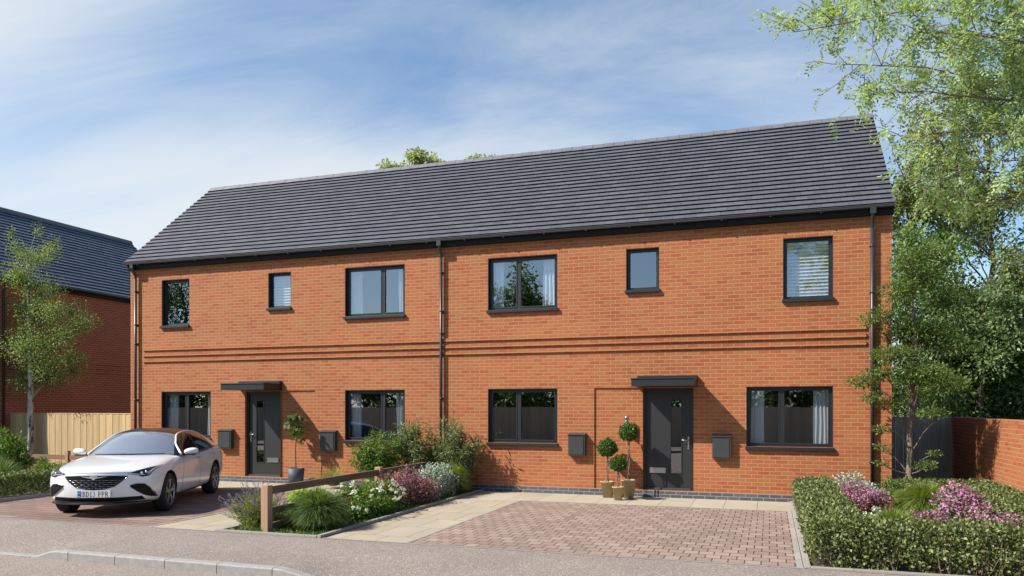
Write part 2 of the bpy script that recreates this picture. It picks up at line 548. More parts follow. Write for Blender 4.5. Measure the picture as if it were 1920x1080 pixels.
mb = MB()
a, b = Vector((RX0, EY, EZT)), Vector((RX1, EY, EZT))
p, q = Vector((RX0, RYR, RZR)), Vector((RX1, RYR, RZR))
tile_slope(mb, a, b, p, q)
a2, b2 = Vector((RX0, 2 * RYR - EY, EZT)), Vector((RX1, 2 * RYR - EY, EZT))
tile_slope(mb, a2, b2, p, q)
# deck under the tiles
for s in (1, -1):
    yy = lambda y: y if s == 1 else 2 * RYR - y
    mb.face([(RX0 + .01, yy(EY + .03), EZT - .05), (RX1 - .01, yy(EY + .03), EZT - .05), (RX1 - .01, yy(RYR), RZR - .06), (RX0 + .01, yy(RYR), RZR - .06)], 1)
roof = mb.build('roof', [M['tile'], M['shaded_tile_edge']], house, bevel=-1)

mb = MB()
n = 68
for i in range(n):   # ridge tiles
    x0 = RX0 + (RX1 - RX0) * i / n + .004
    x1 = RX0 + (RX1 - RX0) * (i + 1) / n - .004
    pr = [(-.155, -.085), (-.09, .0), (-.045, .035), (0, .05), (.045, .035), (.09, 0), (.155, -.085)]
    up_ = .004 * (i % 2)
    for (ya, za), (yb, zb) in zip(pr[:-1], pr[1:]):
        mb.face([(x0, RYR + ya, RZR + za + up_), (x1, RYR + ya, RZR + za + up_), (x1, RYR + yb, RZR + zb + up_), (x0, RYR + yb, RZR + zb + up_)])
    mb.face([(x0, RYR + y_, RZR + z_ + up_) for y_, z_ in pr])
    mb.face([(x1, RYR + y_, RZR + z_ + up_) for y_, z_ in pr])
mb.build('ridge_tiles', M['ridge'], roof)

mb = MB()   # fascia and soffit
mb.box(RX0 + .02, RX1 - .02, -0.115, -0.095, EZ - .01, EZT - .02)
mb.box(RX0 + .02, RX1 - .02, -0.095, 0.002, EZ - .006, EZ + .01)
mb.box(RX1 - .035, RX1 - .02, -0.09, 0.25, EZ - .01, EZT)          # boxed verge ends
mb.box(RX0 + .02, RX0 + .035, -0.09, 0.25, EZ - .01, EZT)
mb.build('fascia', M['dark'], house)
# bargeboards under both verges
for X0_, X1_ in ((RX0 + .012, HX0 - .001), (HX1 + .001, RX1 - .012)):
    mb = MB()
    for s in (1, -1):
        yy = lambda y: y if s == 1 else 2 * RYR - y
        mb.face([(X0_, yy(-.09), EZT - .16), (X0_, yy(RYR), RZR - .19), (X0_, yy(RYR), RZR - .05), (X0_, yy(-.09), EZT - .03)])
        mb.face([(X1_, yy(-.09), EZT - .16), (X1_, yy(RYR), RZR - .19), (X1_, yy(RYR), RZR - .05), (X1_, yy(-.09), EZT - .03)])
        mb.face([(X0_, yy(-.09), EZT - .16), (X1_, yy(-.09), EZT - .16), (X1_, yy(RYR), RZR - .19), (X0_, yy(RYR), RZR - .19)])
    mb.build('bargeboard', M['dark'], house, bevel=-1)

mb = MB()   # half round gutter
N = 8
prof = [(-.172 + .052 * math.cos(math.pi + math.pi * k / N), EZT - .012 + .052 * math.sin(math.pi + math.pi * k / N)) for k in range(N + 1)]
for (ya, za), (yb, zb) in zip(prof[:-1], prof[1:]):
    mb.face([(RX0 + .01, ya, za), (RX1 - .01, ya, za), (RX1 - .01, yb, zb), (RX0 + .01, yb, zb)], 0, None, True)
for X in (RX0 + .01, RX1 - .01): mb.face([(X, y_, z_) for y_, z_ in prof])
mb.box(RX0 + .01, RX1 - .01, -.230, -.222, EZT - .016, EZT - .004)
gut = mb.build('gutter', M['gutter'], house, bevel=-1)
for i in range(20):
    mb = MB()
    xx = RX0 + .45 + i * .92
    mb.box(xx, xx + .03, -.205, -.116, EZT - .085, EZT - .066)
    mb.build('gutter_bracket', M['pipe'], gut)

for X in (-15.82, -7.05, 1.84):   # downpipes
    mb = MB()
    r = 0.034
    mb.box(X - .05, X + .05, -.215, -.125, 5.50, 5.615)
    mb.tube([(X, -.172, 5.56), (X, -.172, 5.50), (X, -.155, 5.46), (X, -.085, 5.36), (X, -.066, 5.31), (X, -.066, 5.2)], r, 12)
    mb.tube([(X, -.066, 5.25), (X, -.066, 0.16)], r, 12)
    mb.tube([(X, -.066, 0.16), (X, -.075, 0.08), (X, -.13, 0.03)], r, 12)
    pipe = mb.build('drainpipe', M['pipe'], house)
    for z in (4.9, 4.02, 3.52, 2.05, 0.8):
        mb = MB()
        mb.tube([(X, -.066, z), (X, -.066, z + .035)], r + .004, 12)
        mb.box(X - .045, X + .045, -.022, -.002, z, z + .035)
        mb.build('pipe_clip', M['pipe'], pipe)

def window(rect):
    x0, x1, z0, z1, mx = rect
    mb = MB()
    yf = 0.088
    # lining of the reveal
    mb.box(x0, x0 + .016, .006, REV + .05, z0, z1)
    mb.box(x1 - .016, x1, .006, REV + .05, z0, z1)
    mb.box(x0 + .016, x1 - .016, .006, REV + .05, z1 - .016, z1)
    a, b, c, d = x0 + .016, x1 - .016, z0, z1 - .016
    fw = 0.042
    def ring(a, b, c, d, w, y0, y1):
        mb.box(a, a + w, y0, y1, c, d)
        mb.box(b - w, b, y0, y1, c, d)
        mb.box(a + w, b - w, y0, y1, c, c + w)
        mb.box(a + w, b - w, y0, y1, d - w, d)
    ring(a, b, c, d, fw, yf, yf + .07)
    panes = []
    if mx is None:
        ring(a + fw, b - fw, c + fw, d - fw, .018, yf + .014, yf + .06)
        panes.append((a + fw + .018, b - fw - .018))
    else:
        mb.box(mx - .03, mx + .03, yf, yf + .07, c + fw, d - fw)
        for (u0, u1, w) in ((a + fw, mx - .03, .026), (mx + .03, b - fw, .026)):
            ring(u0, u1, c + fw, d - fw, w, yf - .008, yf + .06)
            panes.append((u0 + w, u1 - w))
    w = mb.build('window', M['anth'], house, bevel=0.002)
    off = .018 if mx is None else .026
    for (u0, u1) in panes:
        pb = MB()
        pa = (u0 - .004, u1 + .004, yf + .022, yf + .030, c + fw + off - .004, d - fw - off + .004)
        pb.box(*pa, 1, None, 'f')
        pb.box(*pa, 0, None, 'btkrl')
        pb.build('pane', [M['glass'], M['clear']], w)
    sb = MB()
    sb.box(x0 - .018, x1 + .018, -.062, yf - .002, z0 - .066, z0 - .003)
    sb.build('sill', M['anth'], w, bevel=0.004)
    return w
for rct in WIN.values(): window(rct)

def door(rect, mirror):
    x0, x1, z0, z1 = rect
    X = (lambda u: x1 - u) if mirror else (lambda u: x0 + u)     # u runs from the letterbox side
    W = x1 - x0
    bx = lambda m, u0, u1, *r: m.box(X(u0), X(u1), *r)
    yf = .105
    mb = MB()     # leaf with an opening for the tall glass
    u0, u1 = .06, W - .06
    g0, g1, gz0, gz1 = .565, .775, .50, 2.02
    bx(mb, u0, g0, yf, yf + .05, z0 + .05, z1 - .06)
    bx(mb, g1, u1, yf, yf + .05, z0 + .05, z1 - .06)
    bx(mb, g0, g1, yf, yf + .05, z0 + .05, gz0)
    bx(mb, g0, g1, yf, yf + .05, gz1, z1 - .06)
    d = mb.build('door', M['door'], house)
    mb = MB()
    bx(mb, .0, .058, yf - .03, yf + .07, z0 + .003, z1)
    bx(mb, W - .058, W, yf - .03, yf + .07, z0 + .003, z1)
    bx(mb, .058, W - .058, yf - .03, yf + .07, z1 - .058, z1)
    for (a_, b_) in ((g0 - .02, g0), (g1, g1 + .02)): bx(mb, a_, b_, yf - .008, yf - .0005, gz0 - .02, gz1 + .02)
    for (c_, e_) in ((gz0 - .02, gz0), (gz1, gz1 + .02)): bx(mb, g0, g1, yf - .008, yf - .0005, c_, e_)
    mb.build('door_frame', M['anth'], d, bevel=.002)
    mb = MB()
    bx(mb, .058, W - .058, yf - .05, yf + .06, z0 + .004, z0 + .046)
    mb.build('threshold', M['gutter'], d, bevel=.003)
    mb = MB()
    bx(mb, g0 + .002, g1 - .002, yf + .012, yf + .022, gz0 + .002, gz1 - .002)
    mb.build('glass_pane', M['dglass'], d)
    mb = MB()
    lz = .50
    for a_, b_, c_, e_ in ((.13, .46, lz, lz + .018), (.13, .46, lz + .092, lz + .11), (.13, .148, lz + .018, lz + .092), (.442, .46, lz + .018, lz + .092)):
        bx(mb, a_, b_, yf - .016, yf - .001, c_, e_)
    bx(mb, .148, .442, yf - .008, yf - .001, lz + .018, lz + .092)
    mb.build('letterbox', M['steel'], d, bevel=.002)
    mb = MB()
    bx(mb, W - .125, W - .095, yf - .012, yf - .001, 1.0, 1.26)
    mb.tube([(X(W - .11), yf - .005, 1.19), (X(W - .11), yf - .055, 1.19)], .012, 10)
    mb.tube([(X(W - .105), yf - .055, 1.19), (X(W - .2), yf - .06, 1.19), (X(W - .245), yf - .055, 1.188)], .0105, 10)
    mb.tube([(X(W - .11), yf - .03, 1.06), (X(W - .11), yf - .001, 1.06)], .014, 12)
    mb.build('handle', M['steel'], d)
door(DOORS['D1'], True)
door(DOORS['D2'], False)

for (x0, x1, b0, b1) in ((-12.56, -11.33, -12.54, -11.31), (-2.62, -1.39, -2.60, -1.37)):   # flat door canopies
    mb = MB()
    mb.box(x0, x1, -.72, -.001, 2.285, 2.425)
    mb.box(x0 - .012, x1 + .012, -.735, -.001, 2.425, 2.447)
    cn = mb.build('canopy', M['anth'], house, bevel=.004)
    mb = MB()
    mb.box(x0 + .02, x1 + .0, -.10, -.002, 2.448, 2.515)
    mb.build('flashing', M['anth'], cn, bevel=.004)

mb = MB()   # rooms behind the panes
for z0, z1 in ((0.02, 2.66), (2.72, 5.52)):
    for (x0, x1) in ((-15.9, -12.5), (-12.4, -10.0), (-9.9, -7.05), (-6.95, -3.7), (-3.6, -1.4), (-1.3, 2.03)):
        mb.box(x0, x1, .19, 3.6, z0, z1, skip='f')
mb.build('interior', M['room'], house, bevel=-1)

# curtains and blinds hang inside: things of their own
def curtain(x0, x1, z0, z1, label, seed, y=.245, folds=None):
    rng = random.Random(seed)
    folds = folds or max(3, int((x1 - x0) / .07))
    mb = MB()
    nx, nz = folds * 8, 10
    ph = [rng.uniform(-.5, .5) for _ in range(nx + 1)]
    def P(i, j):
        u, v = i / nx, j / nz
        amp = .026 * (1 + .4 * math.sin(3 * u + seed)) * (0.7 + .3 * (1 - v))
        yy = y + amp * math.sin(2 * math.pi * folds * u + .5 * math.sin(5 * v + seed) + .25 * ph[i])
        xx = x0 + (x1 - x0) * u + .012 * math.sin(4 * v + 7 * u + seed) * (1 - v)
        return Vector((xx, yy, z0 + (z1 - z0) * v))
    for i in range(nx):
        for j in range(nz):
            mb.face([P(i, j), P(i + 1, j), P(i + 1, j + 1), P(i, j + 1)], 0, None, True)
    o = mb.build('curtain', M['curtain'], None, bevel=-1)
    so = o.modifiers.new('thickness', 'SOLIDIFY')
    so.thickness = .004
    props(o, label, 'curtain', 'white curtains inside the front windows')
    return o
CT = [('W3', 0, .30, 'long left white curtain in the upper double window left of the middle drainpipe'),
      ('W3', 1, .24, 'right white curtain in the upper double window left of the middle drainpipe'),
      ('W4', 0, .26, 'left white curtain in the upper double window right of the middle drainpipe'),
      ('W4', 1, .34, 'right white curtain in the upper double window right of the middle drainpipe'),
      ('G1', 0, .30, 'left blue-white curtain in the ground floor window behind the white car'),
      ('G1', 1, .26, 'right blue-white curtain in the ground floor window behind the white car'),
      ('G2', 0, .26, 'left pale curtain in the ground floor window above the tall green shrubs'),
      ('G2', 1, .30, 'right pale curtain in the ground floor window beside the tall green shrubs'),
      ('G4', 0, .30, 'shaded blue curtain at the left of the ground window nearest the hedge'),
      ('G4', 1, .30, 'sunlit white curtain at the right of the ground window nearest the hedge')]
for k, (w, side, wd, lb) in enumerate(CT):
    x0, x1, z0, z1, mx = WIN[w]
    if side == 0: curtain(x0 + .04, x0 + .04 + wd, z0 - .05, z1 + .05, lb, k)
    else: curtain(x1 - .04 - wd, x1 - .04, z0 - .05, z1 + .05, lb, k)

def blind(w, label):
    x0, x1, z0, z1, mx = WIN[w]
    mb = MB()
    k = 0
    z = z0 + .03
    while z < z1:
        Mx = Matrix.Translation((0, .22, z)) @ Matrix.Rotation(R(52), 4, 'X')
        mb.box(x0 + .03, x1 - .03, -.040, .040, -.0015, .0015, 0, Mx)
        z += .068
    mb.box(x0 + .02, x1 - .02, .19, .25, z1 + .01, z1 + .05)
    o = mb.build('window_blind', M['blind'])
    props(o, label, 'blind', 'white slatted blinds')
blind('W6', 'white slatted blind in the large upper right window beside the drainpipe')
blind('W2', 'white slatted blind in the small narrow upper window above the left door')

# meter boxes and wall lamps fixed to the brickwork
def meter_box(cx, z0, z1, w, label):
    t_ = thing('meter_box', label, 'meter box', (cx, 0, z0), 0, 'dark meter boxes on the front wall')
    mb = MB()
    mb.box(cx - w / 2, cx + w / 2, -.115, -.002, z0, z1)
    x0, x1 = cx - w / 2 - .012, cx + w / 2 + .012     # sloping hood
    mb.face([(x0, -.135, z1 + .002), (x1, -.135, z1 + .002), (x1, -.135, z1 + .018), (x0, -.135, z1 + .018)])
    mb.face([(x0, -.135, z1 + .018), (x1, -.135, z1 + .018), (x1, -.002, z1 + .05), (x0, -.002, z1 + .05)])
    mb.face([(x0, -.135, z1 + .002), (x0, -.135, z1 + .018), (x0, -.002, z1 + .05), (x0, -.002, z1 + .002)])
    mb.face([(x1, -.135, z1 + .002), (x1, -.135, z1 + .018), (x1, -.002, z1 + .05), (x1, -.002, z1 + .002)])
    mb.face([(x0, -.135, z1 + .002), (x1, -.135, z1 + .002), (x1, -.002, z1 + .002), (x0, -.002, z1 + .002)])
    mb.build('case', M['box'], t_)
    mb = MB()
    mb.box(cx - w / 2 + .03, cx + w / 2 - .03, -.128, -.117, z0 + .03, z1 - .03)
    mb.build('lid', M['box'], t_, bevel=.004)
for cx, w, lb in ((-12.95, .40, 'dark meter box between the left door and the window behind the car'),
                  (-9.98, .40, 'dark meter box right of the tall potted fig, leaf shadow on its lid'),
                  (-3.89, .36, 'dark meter box on brick left of the three topiary pots'),
                  (-.91, .36, 'dark meter box right of the right front door under canopy shadow')):
    meter_box(cx, .83, 1.27, w, lb)

def wall_lamp(x, label):
    t_ = thing('wall_lamp', label, 'wall lamp', (x, 0, 1.4), 0, 'grey wall lamps beside the doors')
    mb = MB()
    mb.box(x - .03, x + .03, -.03, -.002, 1.42, 1.56)
    mb.tube([(x, -.03, 1.5), (x, -.09, 1.5)], .012, 8)
    mb.build('bracket', M['steel'], t_)
    mb = MB()
    mb.lathe([(0, 1.36), (.038, 1.36), (.038, 1.43), (.03, 1.44), (.03, 1.60), (.045, 1.605), (.045, 1.66), (.04, 1.675), (0, 1.68)], 16, 0, (x, -.1, 0))
    for k in range(6): mb.lathe([(.03, 1.455 + k * .024), (.042, 1.46 + k * .024), (.042, 1.468 + k * .024), (.03, 1.473 + k * .024)], 16, 0, (x, -.1, 0))
    mb.build('lantern', M['steel'], t_)
wall_lamp(-2.82, 'small ribbed grey wall lamp above the tallest topiary ball')
wall_lamp(-11.06, 'small ribbed grey wall lamp behind the leaves of the potted fig')

# ================================================================== the neighbouring house, turned side on
NX, NY0, NY1, NRX, NRZ = -22.1, .22, 9.05, -25.25, 8.72
nh = thing('neighbour_house', 'shaded red brick house at the left with skylit bluish slate roof behind the birch', 'house', (NX - 3, (NY0 + NY1) / 2, 0))
mb = MB()
mb.face([(NX, NY0, 0), (NX, NY1, 0), (NX, NY1, 5.8), (NX, NY0, 5.8)])
XB = 2 * NRX - NX
for Y in (NY0, NY1):
    mb.face([(NX, Y, 0), (XB, Y, 0), (XB, Y, 5.8), (NRX, Y, 8.6), (NX, Y, 5.8)])
mb.face([(XB, NY0, 0), (XB, NY1, 0), (XB, NY1, 5.8), (XB, NY0, 5.8)])
mb.build('wall', M['brick_n'], nh, bevel=-1)
for z in (3.052, 3.202, 3.352):
    mb = MB()
    mb.box(NX - .001, NX + .03, NY0 + .45, NY1 - .45, z, z + .075)
    mb.build('string_course', M['brick_n'], nh)
mb = MB()
ex = NX + .17
tile_slope(mb, Vector((ex, NY0 - .05, 5.84)), Vector((ex, NY1 + .05, 5.84)), Vector((NRX, NY0 - .05, NRZ)), Vector((NRX, NY1 + .05, NRZ)))
ex2 = 2 * NRX - ex
tile_slope(mb, Vector((ex2, NY0 - .05, 5.84)), Vector((ex2, NY1 + .05, 5.84)), Vector((NRX, NY0 - .05, NRZ)), Vector((NRX, NY1 + .05, NRZ)))
nroof = mb.build('roof', [M['tile_n'], M['shaded_tile_edge']], nh, bevel=-1)
mb = MB()
mb.tube([(NRX, NY0 - .05, NRZ - .02), (NRX, NY1 + .05, NRZ - .02)], .12, 10)
mb.build('ridge_tiles', M['ridge'], nroof)
mb = MB()
mb.box(NX + .09, NX + .11, NY0 - .04, NY1 + .04, 5.66, 5.82)
mb.box(NX, NX + .09, NY0 - .04, NY1 + .04, 5.664, 5.68)
mb.build('fascia', M['dark'], nh)
mb = MB()
mb.tube([(NX + .17, NY0 - .04, 5.82), (NX + .17, NY1 + .04, 5.82)], .055, 10)
mb.build('gutter', M['gutter'], nh)
mb = MB()
mb.tube([(NX + .17, NY0 + .85, 5.8), (NX + .17, NY0 + .85, 5.6), (NX + .07, NY0 + .85, 5.4), (NX + .07, NY0 + .85, 0)], .036, 10)
mb.build('drainpipe', M['pipe'], nh)
# ================================================================== ground, paving, kerbs
def struct(name, mb, mat, bevel=-1):
    o = mb.build(name, mat, None, bevel=bevel)
    o['kind'] = 'structure'
    return o
mb = MB()
mb.face([(-400, -400, -.16), (400, -400, -.16), (400, 600, -.16), (-400, 600, -.16)])
struct('ground', mb, M['grass'])
ROADZ, KY = -.118, -8.45
mb = MB()
mb.face([(-120, -17.5, ROADZ), (120, -17.5, ROADZ), (120, KY, ROADZ), (-120, KY, ROADZ)])
struct('road', mb, M['road'])
mb = MB()
mb.face([(-120, -21.5, -.01), (120, -21.5, -.01), (120, -17.62, -.01), (-120, -17.62, -.01)])
mb.face([(-120, -17.62, -.01), (120, -17.62, -.01), (120, -17.62, -.15), (-120, -17.62, -.15)])
struct('far_pavement', mb, M['tarmac'])

def kerb_top(X):
    """height of the kerb top along the road: dropped in front of the drives"""
    def s(a, b, x): 
        u = min(1, max(0, (x - a) / (b - a)))
        return u * u * (3 - 2 * u)
    lo = ROADZ + .022
    if X < -6.5: k = s(-9.18, -8.76, X)
    else: k = 1 - s(-5.42, -4.78, X)
    if X < -20: k = s(-20, -20.7, X)
    if X > 2: k = s(2, 2.7, X)
    return lo + (0.0 - lo) * k
FZ = 0.0
mb = MB()
xs = sorted(set([-120, -60, -30] + list(np.linspace(-21.5, 3.5, 151).round(4)) + [30, 120]))
ys = list(np.linspace(-8.32, -6.49, 11))
def fz(x, y):
    u = max(0, min(1, (-7.0 - y) / 1.32))
    return FZ + (kerb_top(x) - FZ) * u
for i in range(len(xs) - 1):
    for j in range(10):
        q = [(xs[i], ys[j]), (xs[i + 1], ys[j]), (xs[i + 1], ys[j + 1]), (xs[i], ys[j + 1])]
        mb.face([(x, y, fz(x, y)) for x, y in q], 0, None, True)
struct('pavement', mb, M['tarmac'])

mb = MB()   # kerb stones
joints = [-9.20, -8.54, -7.77, -6.99, -6.22, -5.44, -4.67]
j0 = [-9.20 - .915 * k for k in range(14, 0, -1)]
j1 = [-4.67 + .915 * k for k in range(1, 9)]
J = j0 + joints + j1
for a_, b_ in zip(J[:-1], J[1:]):
    n = 6
    for k in range(n):
        x0 = a_ + .005 + (b_ - a_ - .01) * k / n
        x1 = a_ + .005 + (b_ - a_ - .01) * (k + 1) / n
        t0, t1 = kerb_top(x0), kerb_top(x1)
        ch = .016
        P = lambda x, t: [(x, KY, ROADZ - .03), (x, KY, t - ch), (x, KY + ch, t), (x, KY + .13, t + .0)]
        p0, p1 = P(x0, t0), P(x1, t1)
        for m_ in range(3): mb.face([p0[m_], p1[m_], p1[m_ + 1], p0[m_ + 1]])
        if k == 0: mb.face(p0 + [(x0, KY + .13, ROADZ - .03)])
        if k == n - 1: mb.face(p1 + [(x1, KY + .13, ROADZ - .03)])
struct('kerb', mb, M['kerb'])
mb = MB()
mb.box(-24, 4, KY + .002, -8.31, ROADZ - .02, ROADZ + .012)
struct('kerb_bedding', mb, M['soil'])

def sheet(name, x0, x1, y0, y1, z, mat, uvoff=(0, 0)):
    mb = MB()
    mb.face([(x0, y0, z), (x1, y0, z), (x1, y1, z), (x0, y1, z)], 0, [(x - uvoff[0], y - uvoff[1]) for x, y in ((x0, y0), (x1, y0), (x1, y1), (x0, y1))])
    return struct(name, mb, mat)
mb = MB()
mb.box(-22, 4.2, -6.495, 8, -.15, -.012)
struct('garden_soil', mb, M['soil'])
FY = -6.47
sheet('driveway', -4.69, 0.30, FY, -1.455, .004, M['block'])
sheet('driveway', -14.4, -9.16, FY, -1.455, .004, M['block2'])
sheet('slab_path', -6.02, -4.735, FY, -1.455, .0, M['slab'], (-6.035, 0))
sheet('slab_path', -6.02, 0.46, -1.455, -.004, .0, M['slab1'], (-3.22 - .6 * 8, -1.47))
sheet('slab_path', -9.12, -7.86, FY, -1.455, .0, M['slab'], (-9.12, 0))
sheet('slab_path', -14.4, -7.86, -1.455, -.004, .0, M['slab1'], (-14.4, -1.47))
mb = MB()
mb.box(-4.735, -4.69, FY, -1.455, -.05, .007)
mb.box(-4.69, .30, -1.455, -1.415, -.05, .007)
mb.box(-6.02, .42, FY - .05, FY, -.05, .006)
mb.box(-9.16, -9.12, FY, -1.455, -.05, .007)
mb.box(-14.4, -7.86, FY - .05, FY, -.05, .006)
struct('paving_edge_strip', mb, M['edging'])
mb = MB()
mb.box(.301, .37, FY, -1.43, -.05, .012)
mb.box(.376, .45, FY - .05, -.02, -.05, .03)
mb.box(-6.105, -6.035, FY - .05, -.02, -.05, .045)
mb.box(-7.86, -6.105, FY - .06, FY + .005, -.05, .035)
mb.box(-7.86, -7.79, FY + .005, -.02, -.05, .03)
mb.box(.45, 4.2, FY - .06, FY + .01, -.05, .03)
mb.box(-14.56, -14.40, FY - .05, -.3, -.05, .05)
struct('edging_kerb', mb, M['edging'], 0.006)

# ================================================================== fences, gate and garden wall
fl = thing('board_fence', 'pale close boarded timber fence between the two houses', 'fence', (-19, 1.3, 0))
mb = MB()
rnd = random.Random(4)
x = -22.06
k = 0
while x < -16.08:
    w = .122
    dz = rnd.uniform(-.004, .004)
    mb.box(x, min(x + w - .005, -16.08), 1.30 + .006 * (k % 2), 1.322 + .006 * (k % 2), .02, 1.67 + dz)
    x += w
    k += 1
mb.build('boards', M['fence'], fl)
mb = MB()
for z in (.35, 1.35): mb.box(-22.06, -16.08, 1.335, 1.38, z, z + .08)
mb.build('fence_rail', M['fence'], fl)
mb = MB()
mb.box(-22.06, -16.08, 1.295, 1.345, 1.676, 1.70)
mb.build('capping', M['fence'], fl, bevel=.004)

rf = thing('post_and_rail_fence', 'low brown three rail timber fence running back through the flower bed', 'fence', (-7.1, -3.2, 0))
for (y, h) in ((-6.30, .70), (-2.86, .72), (-.28, .70)):
    mb = MB()
    mb.box(-7.165, -7.045, y - .06, y + .06, -.02, h)
    mb.build('post', M['post'], rf, bevel=.006)
rnd = random.Random(2)
for (z0, z1) in ((.545, .662), (.27, .37), (.03, .12)):
    for (y0, y1) in ((-6.24, -2.92), (-2.80, -.14)):
        mb = MB()
        a_ = rnd.uniform(-.012, .012)
        mb.box(-7.13, -7.08, y0, y1, z0 + a_, z1 + a_)
        mb.build('rail', M['rail'], rf, bevel=.006)

rf2 = thing('post_and_rail_fence', 'low brown single rail timber fence in front of the pale boards, partly behind the car', 'fence', (-18.2, -.25, 0))
for x in (-17.95, -19.9, -21.6):
    mb = MB()
    mb.box(x - .05, x + .05, -.30, -.20, -.02, .70)
    mb.build('post', M['post'], rf2, bevel=.006)
for z0 in (.46, .18):
    for a_, b_ in ((-21.55, -19.95), (-19.85, -18.0), (-17.9, -16.3)):
        mb = MB()
        mb.box(a_, b_, -.275, -.225, z0, z0 + .12)
        mb.build('rail', M['railx'], rf2, bevel=.006)

gt = thing('side_gate', 'tall grey stained board gate between the house corner and the garden wall', 'gate', (3.0, 3.15, 0))
mb = MB()
x = 2.2
k = 0
while x < 3.79:
    w = .165
    mb.box(x, min(x + w - .006, 3.80), 3.15 + .005 * (k % 2), 3.18, .04, 1.63)
    x += w
    k += 1
mb.build('boards', M['gate'], gt)
mb = MB()
mb.box(2.19, 3.81, 3.135, 3.195, 1.632, 1.655)
mb.build('top_rail', M['gate'], gt, bevel=.004)

gw = thing('garden_wall', 'low orange brick garden wall running forward beside the gate at right', 'wall', (3.93, 0, 0))
mb = MB()
mb.box(3.825, 4.04, -12, 3.3, -.05, 1.575)
mb.build('wall', M['brick'], gw)
mb = MB()
mb.box(3.82, 4.045, -12, 3.305, 1.575, 1.65)
mb.build('coping', M['brick'], gw)

# across the road, behind the camera: mirrored in the window panes
ff = thing('board_fence', 'long weathered brown close boarded fence across the road', 'fence', (-12, -24, 0))
mb = MB()
x = -60.0
k = 0
while x < 25:
    mb.box(x, x + .145, -24 + .008 * (k % 2), -23.97 + .008 * (k % 2), -.1, 1.88)
    x += .15
    k += 1
mb.build('boards', M['fence_far'], ff)
# ================================================================== vegetation
def unit(a):
    return a / np.maximum(np.linalg.norm(a, axis=-1, keepdims=True), 1e-9)

def leaf_arrays(P, D, Nn, L, W, fold=0.12):
    """one folded rhombic leaf (4 vertices, 1 quad) per row"""
    D = unit(D)
    S = unit(np.cross(D, Nn))
    U = np.cross(S, D)
    L = np.asarray(L).reshape(-1, 1) * np.ones((len(P), 1))
    W = np.asarray(W).reshape(-1, 1) * np.ones((len(P), 1))
    mid = P + D * L * 0.45
    V = np.stack([P, mid + S * W * .5 + U * W * fold, P + D * L, mid - S * W * .5 + U * W * fold], 1).reshape(-1, 3)
    Fc = np.arange(len(V), dtype=np.int32).reshape(-1, 4)
    return V, Fc

def leaves(name, P, D, Nn, L, W, mat, parent=None, fold=0.12):
    V, Fc = leaf_arrays(P, D, Nn, L, W, fold)
    return array_mesh(name, V, Fc, parent, [mat])

def ball(rng, n):
    return unit(rng.normal(size=(n, 3)))

def clump_points(rng, clumps, n, power=0.45):
    """points in ellipsoids (cx,cy,cz,rx,ry,rz), biased to the outside; also outward directions"""
    C = np.array(clumps, dtype=float)
    vol = C[:, 3] * C[:, 4] * C[:, 5]
    wgt = vol ** 0.72
    idx = rng.choice(len(C), n, p=wgt / wgt.sum())
    d = ball(rng, n)
    r = rng.random((n, 1)) ** power
    P = C[idx, :3] + d * r * C[idx, 3:6]
    return P, d

def scatter_leaves(name, rng, clumps, n, L, W, mat, parent, droop=0.2, up=0.6, power=0.45, jit=0.35):
    P, out = clump_points(rng, clumps, n, power)
    D = out * 0.8 + rng.normal(size=(n, 3)) * 0.6
    D[:, 2] -= droop
    N_ = rng.normal(size=(n, 3)) * 0.6 + out * 0.3
    N_[:, 2] += up
    s = 1 + rng.uniform(-jit, jit, n)
    return leaves(name, P, D, N_, L * s, W * s, mat, parent)

def limb(mb, rng, a, b, r0, r1, n=7, sag=0.0, wig=0.05, sides=6):
    a, b = np.array(a, float), np.array(b, float)
    L = np.linalg.norm(b - a)
    pts = []
    o = rng.normal(size=3) * wig * L
    for i in range(n + 1):
        t_ = i / n
        p = a + (b - a) * t_ + o * math.sin(math.pi * t_) + rng.normal(size=3) * wig * .25 * L * math.sin(math.pi * t_)
        p[2] += sag * L * math.sin(math.pi * t_)
        pts.append(p)
    mb.tube(pts, [r0 + (r1 - r0) * i / n for i in range(n + 1)], sides, cap=False)
    return pts

def make_clumps(rng, C, Rr, k, size=0.36, inner=0.35):
    out = []
    for _ in range(k):
        d = ball(rng, 1)[0]
        r = inner + (0.95 - inner) * rng.random() ** 0.6
        s = size * rng.uniform(.65, 1.25)
        out.append((C[0] + d[0] * r * Rr[0] * (1 - s * .3), C[1] + d[1] * r * Rr[1] * (1 - s * .3), C[2] + d[2] * r * Rr[2] * (1 - s * .3),
                    Rr[0] * s, Rr[1] * s, Rr[2] * s * .8))
    return out

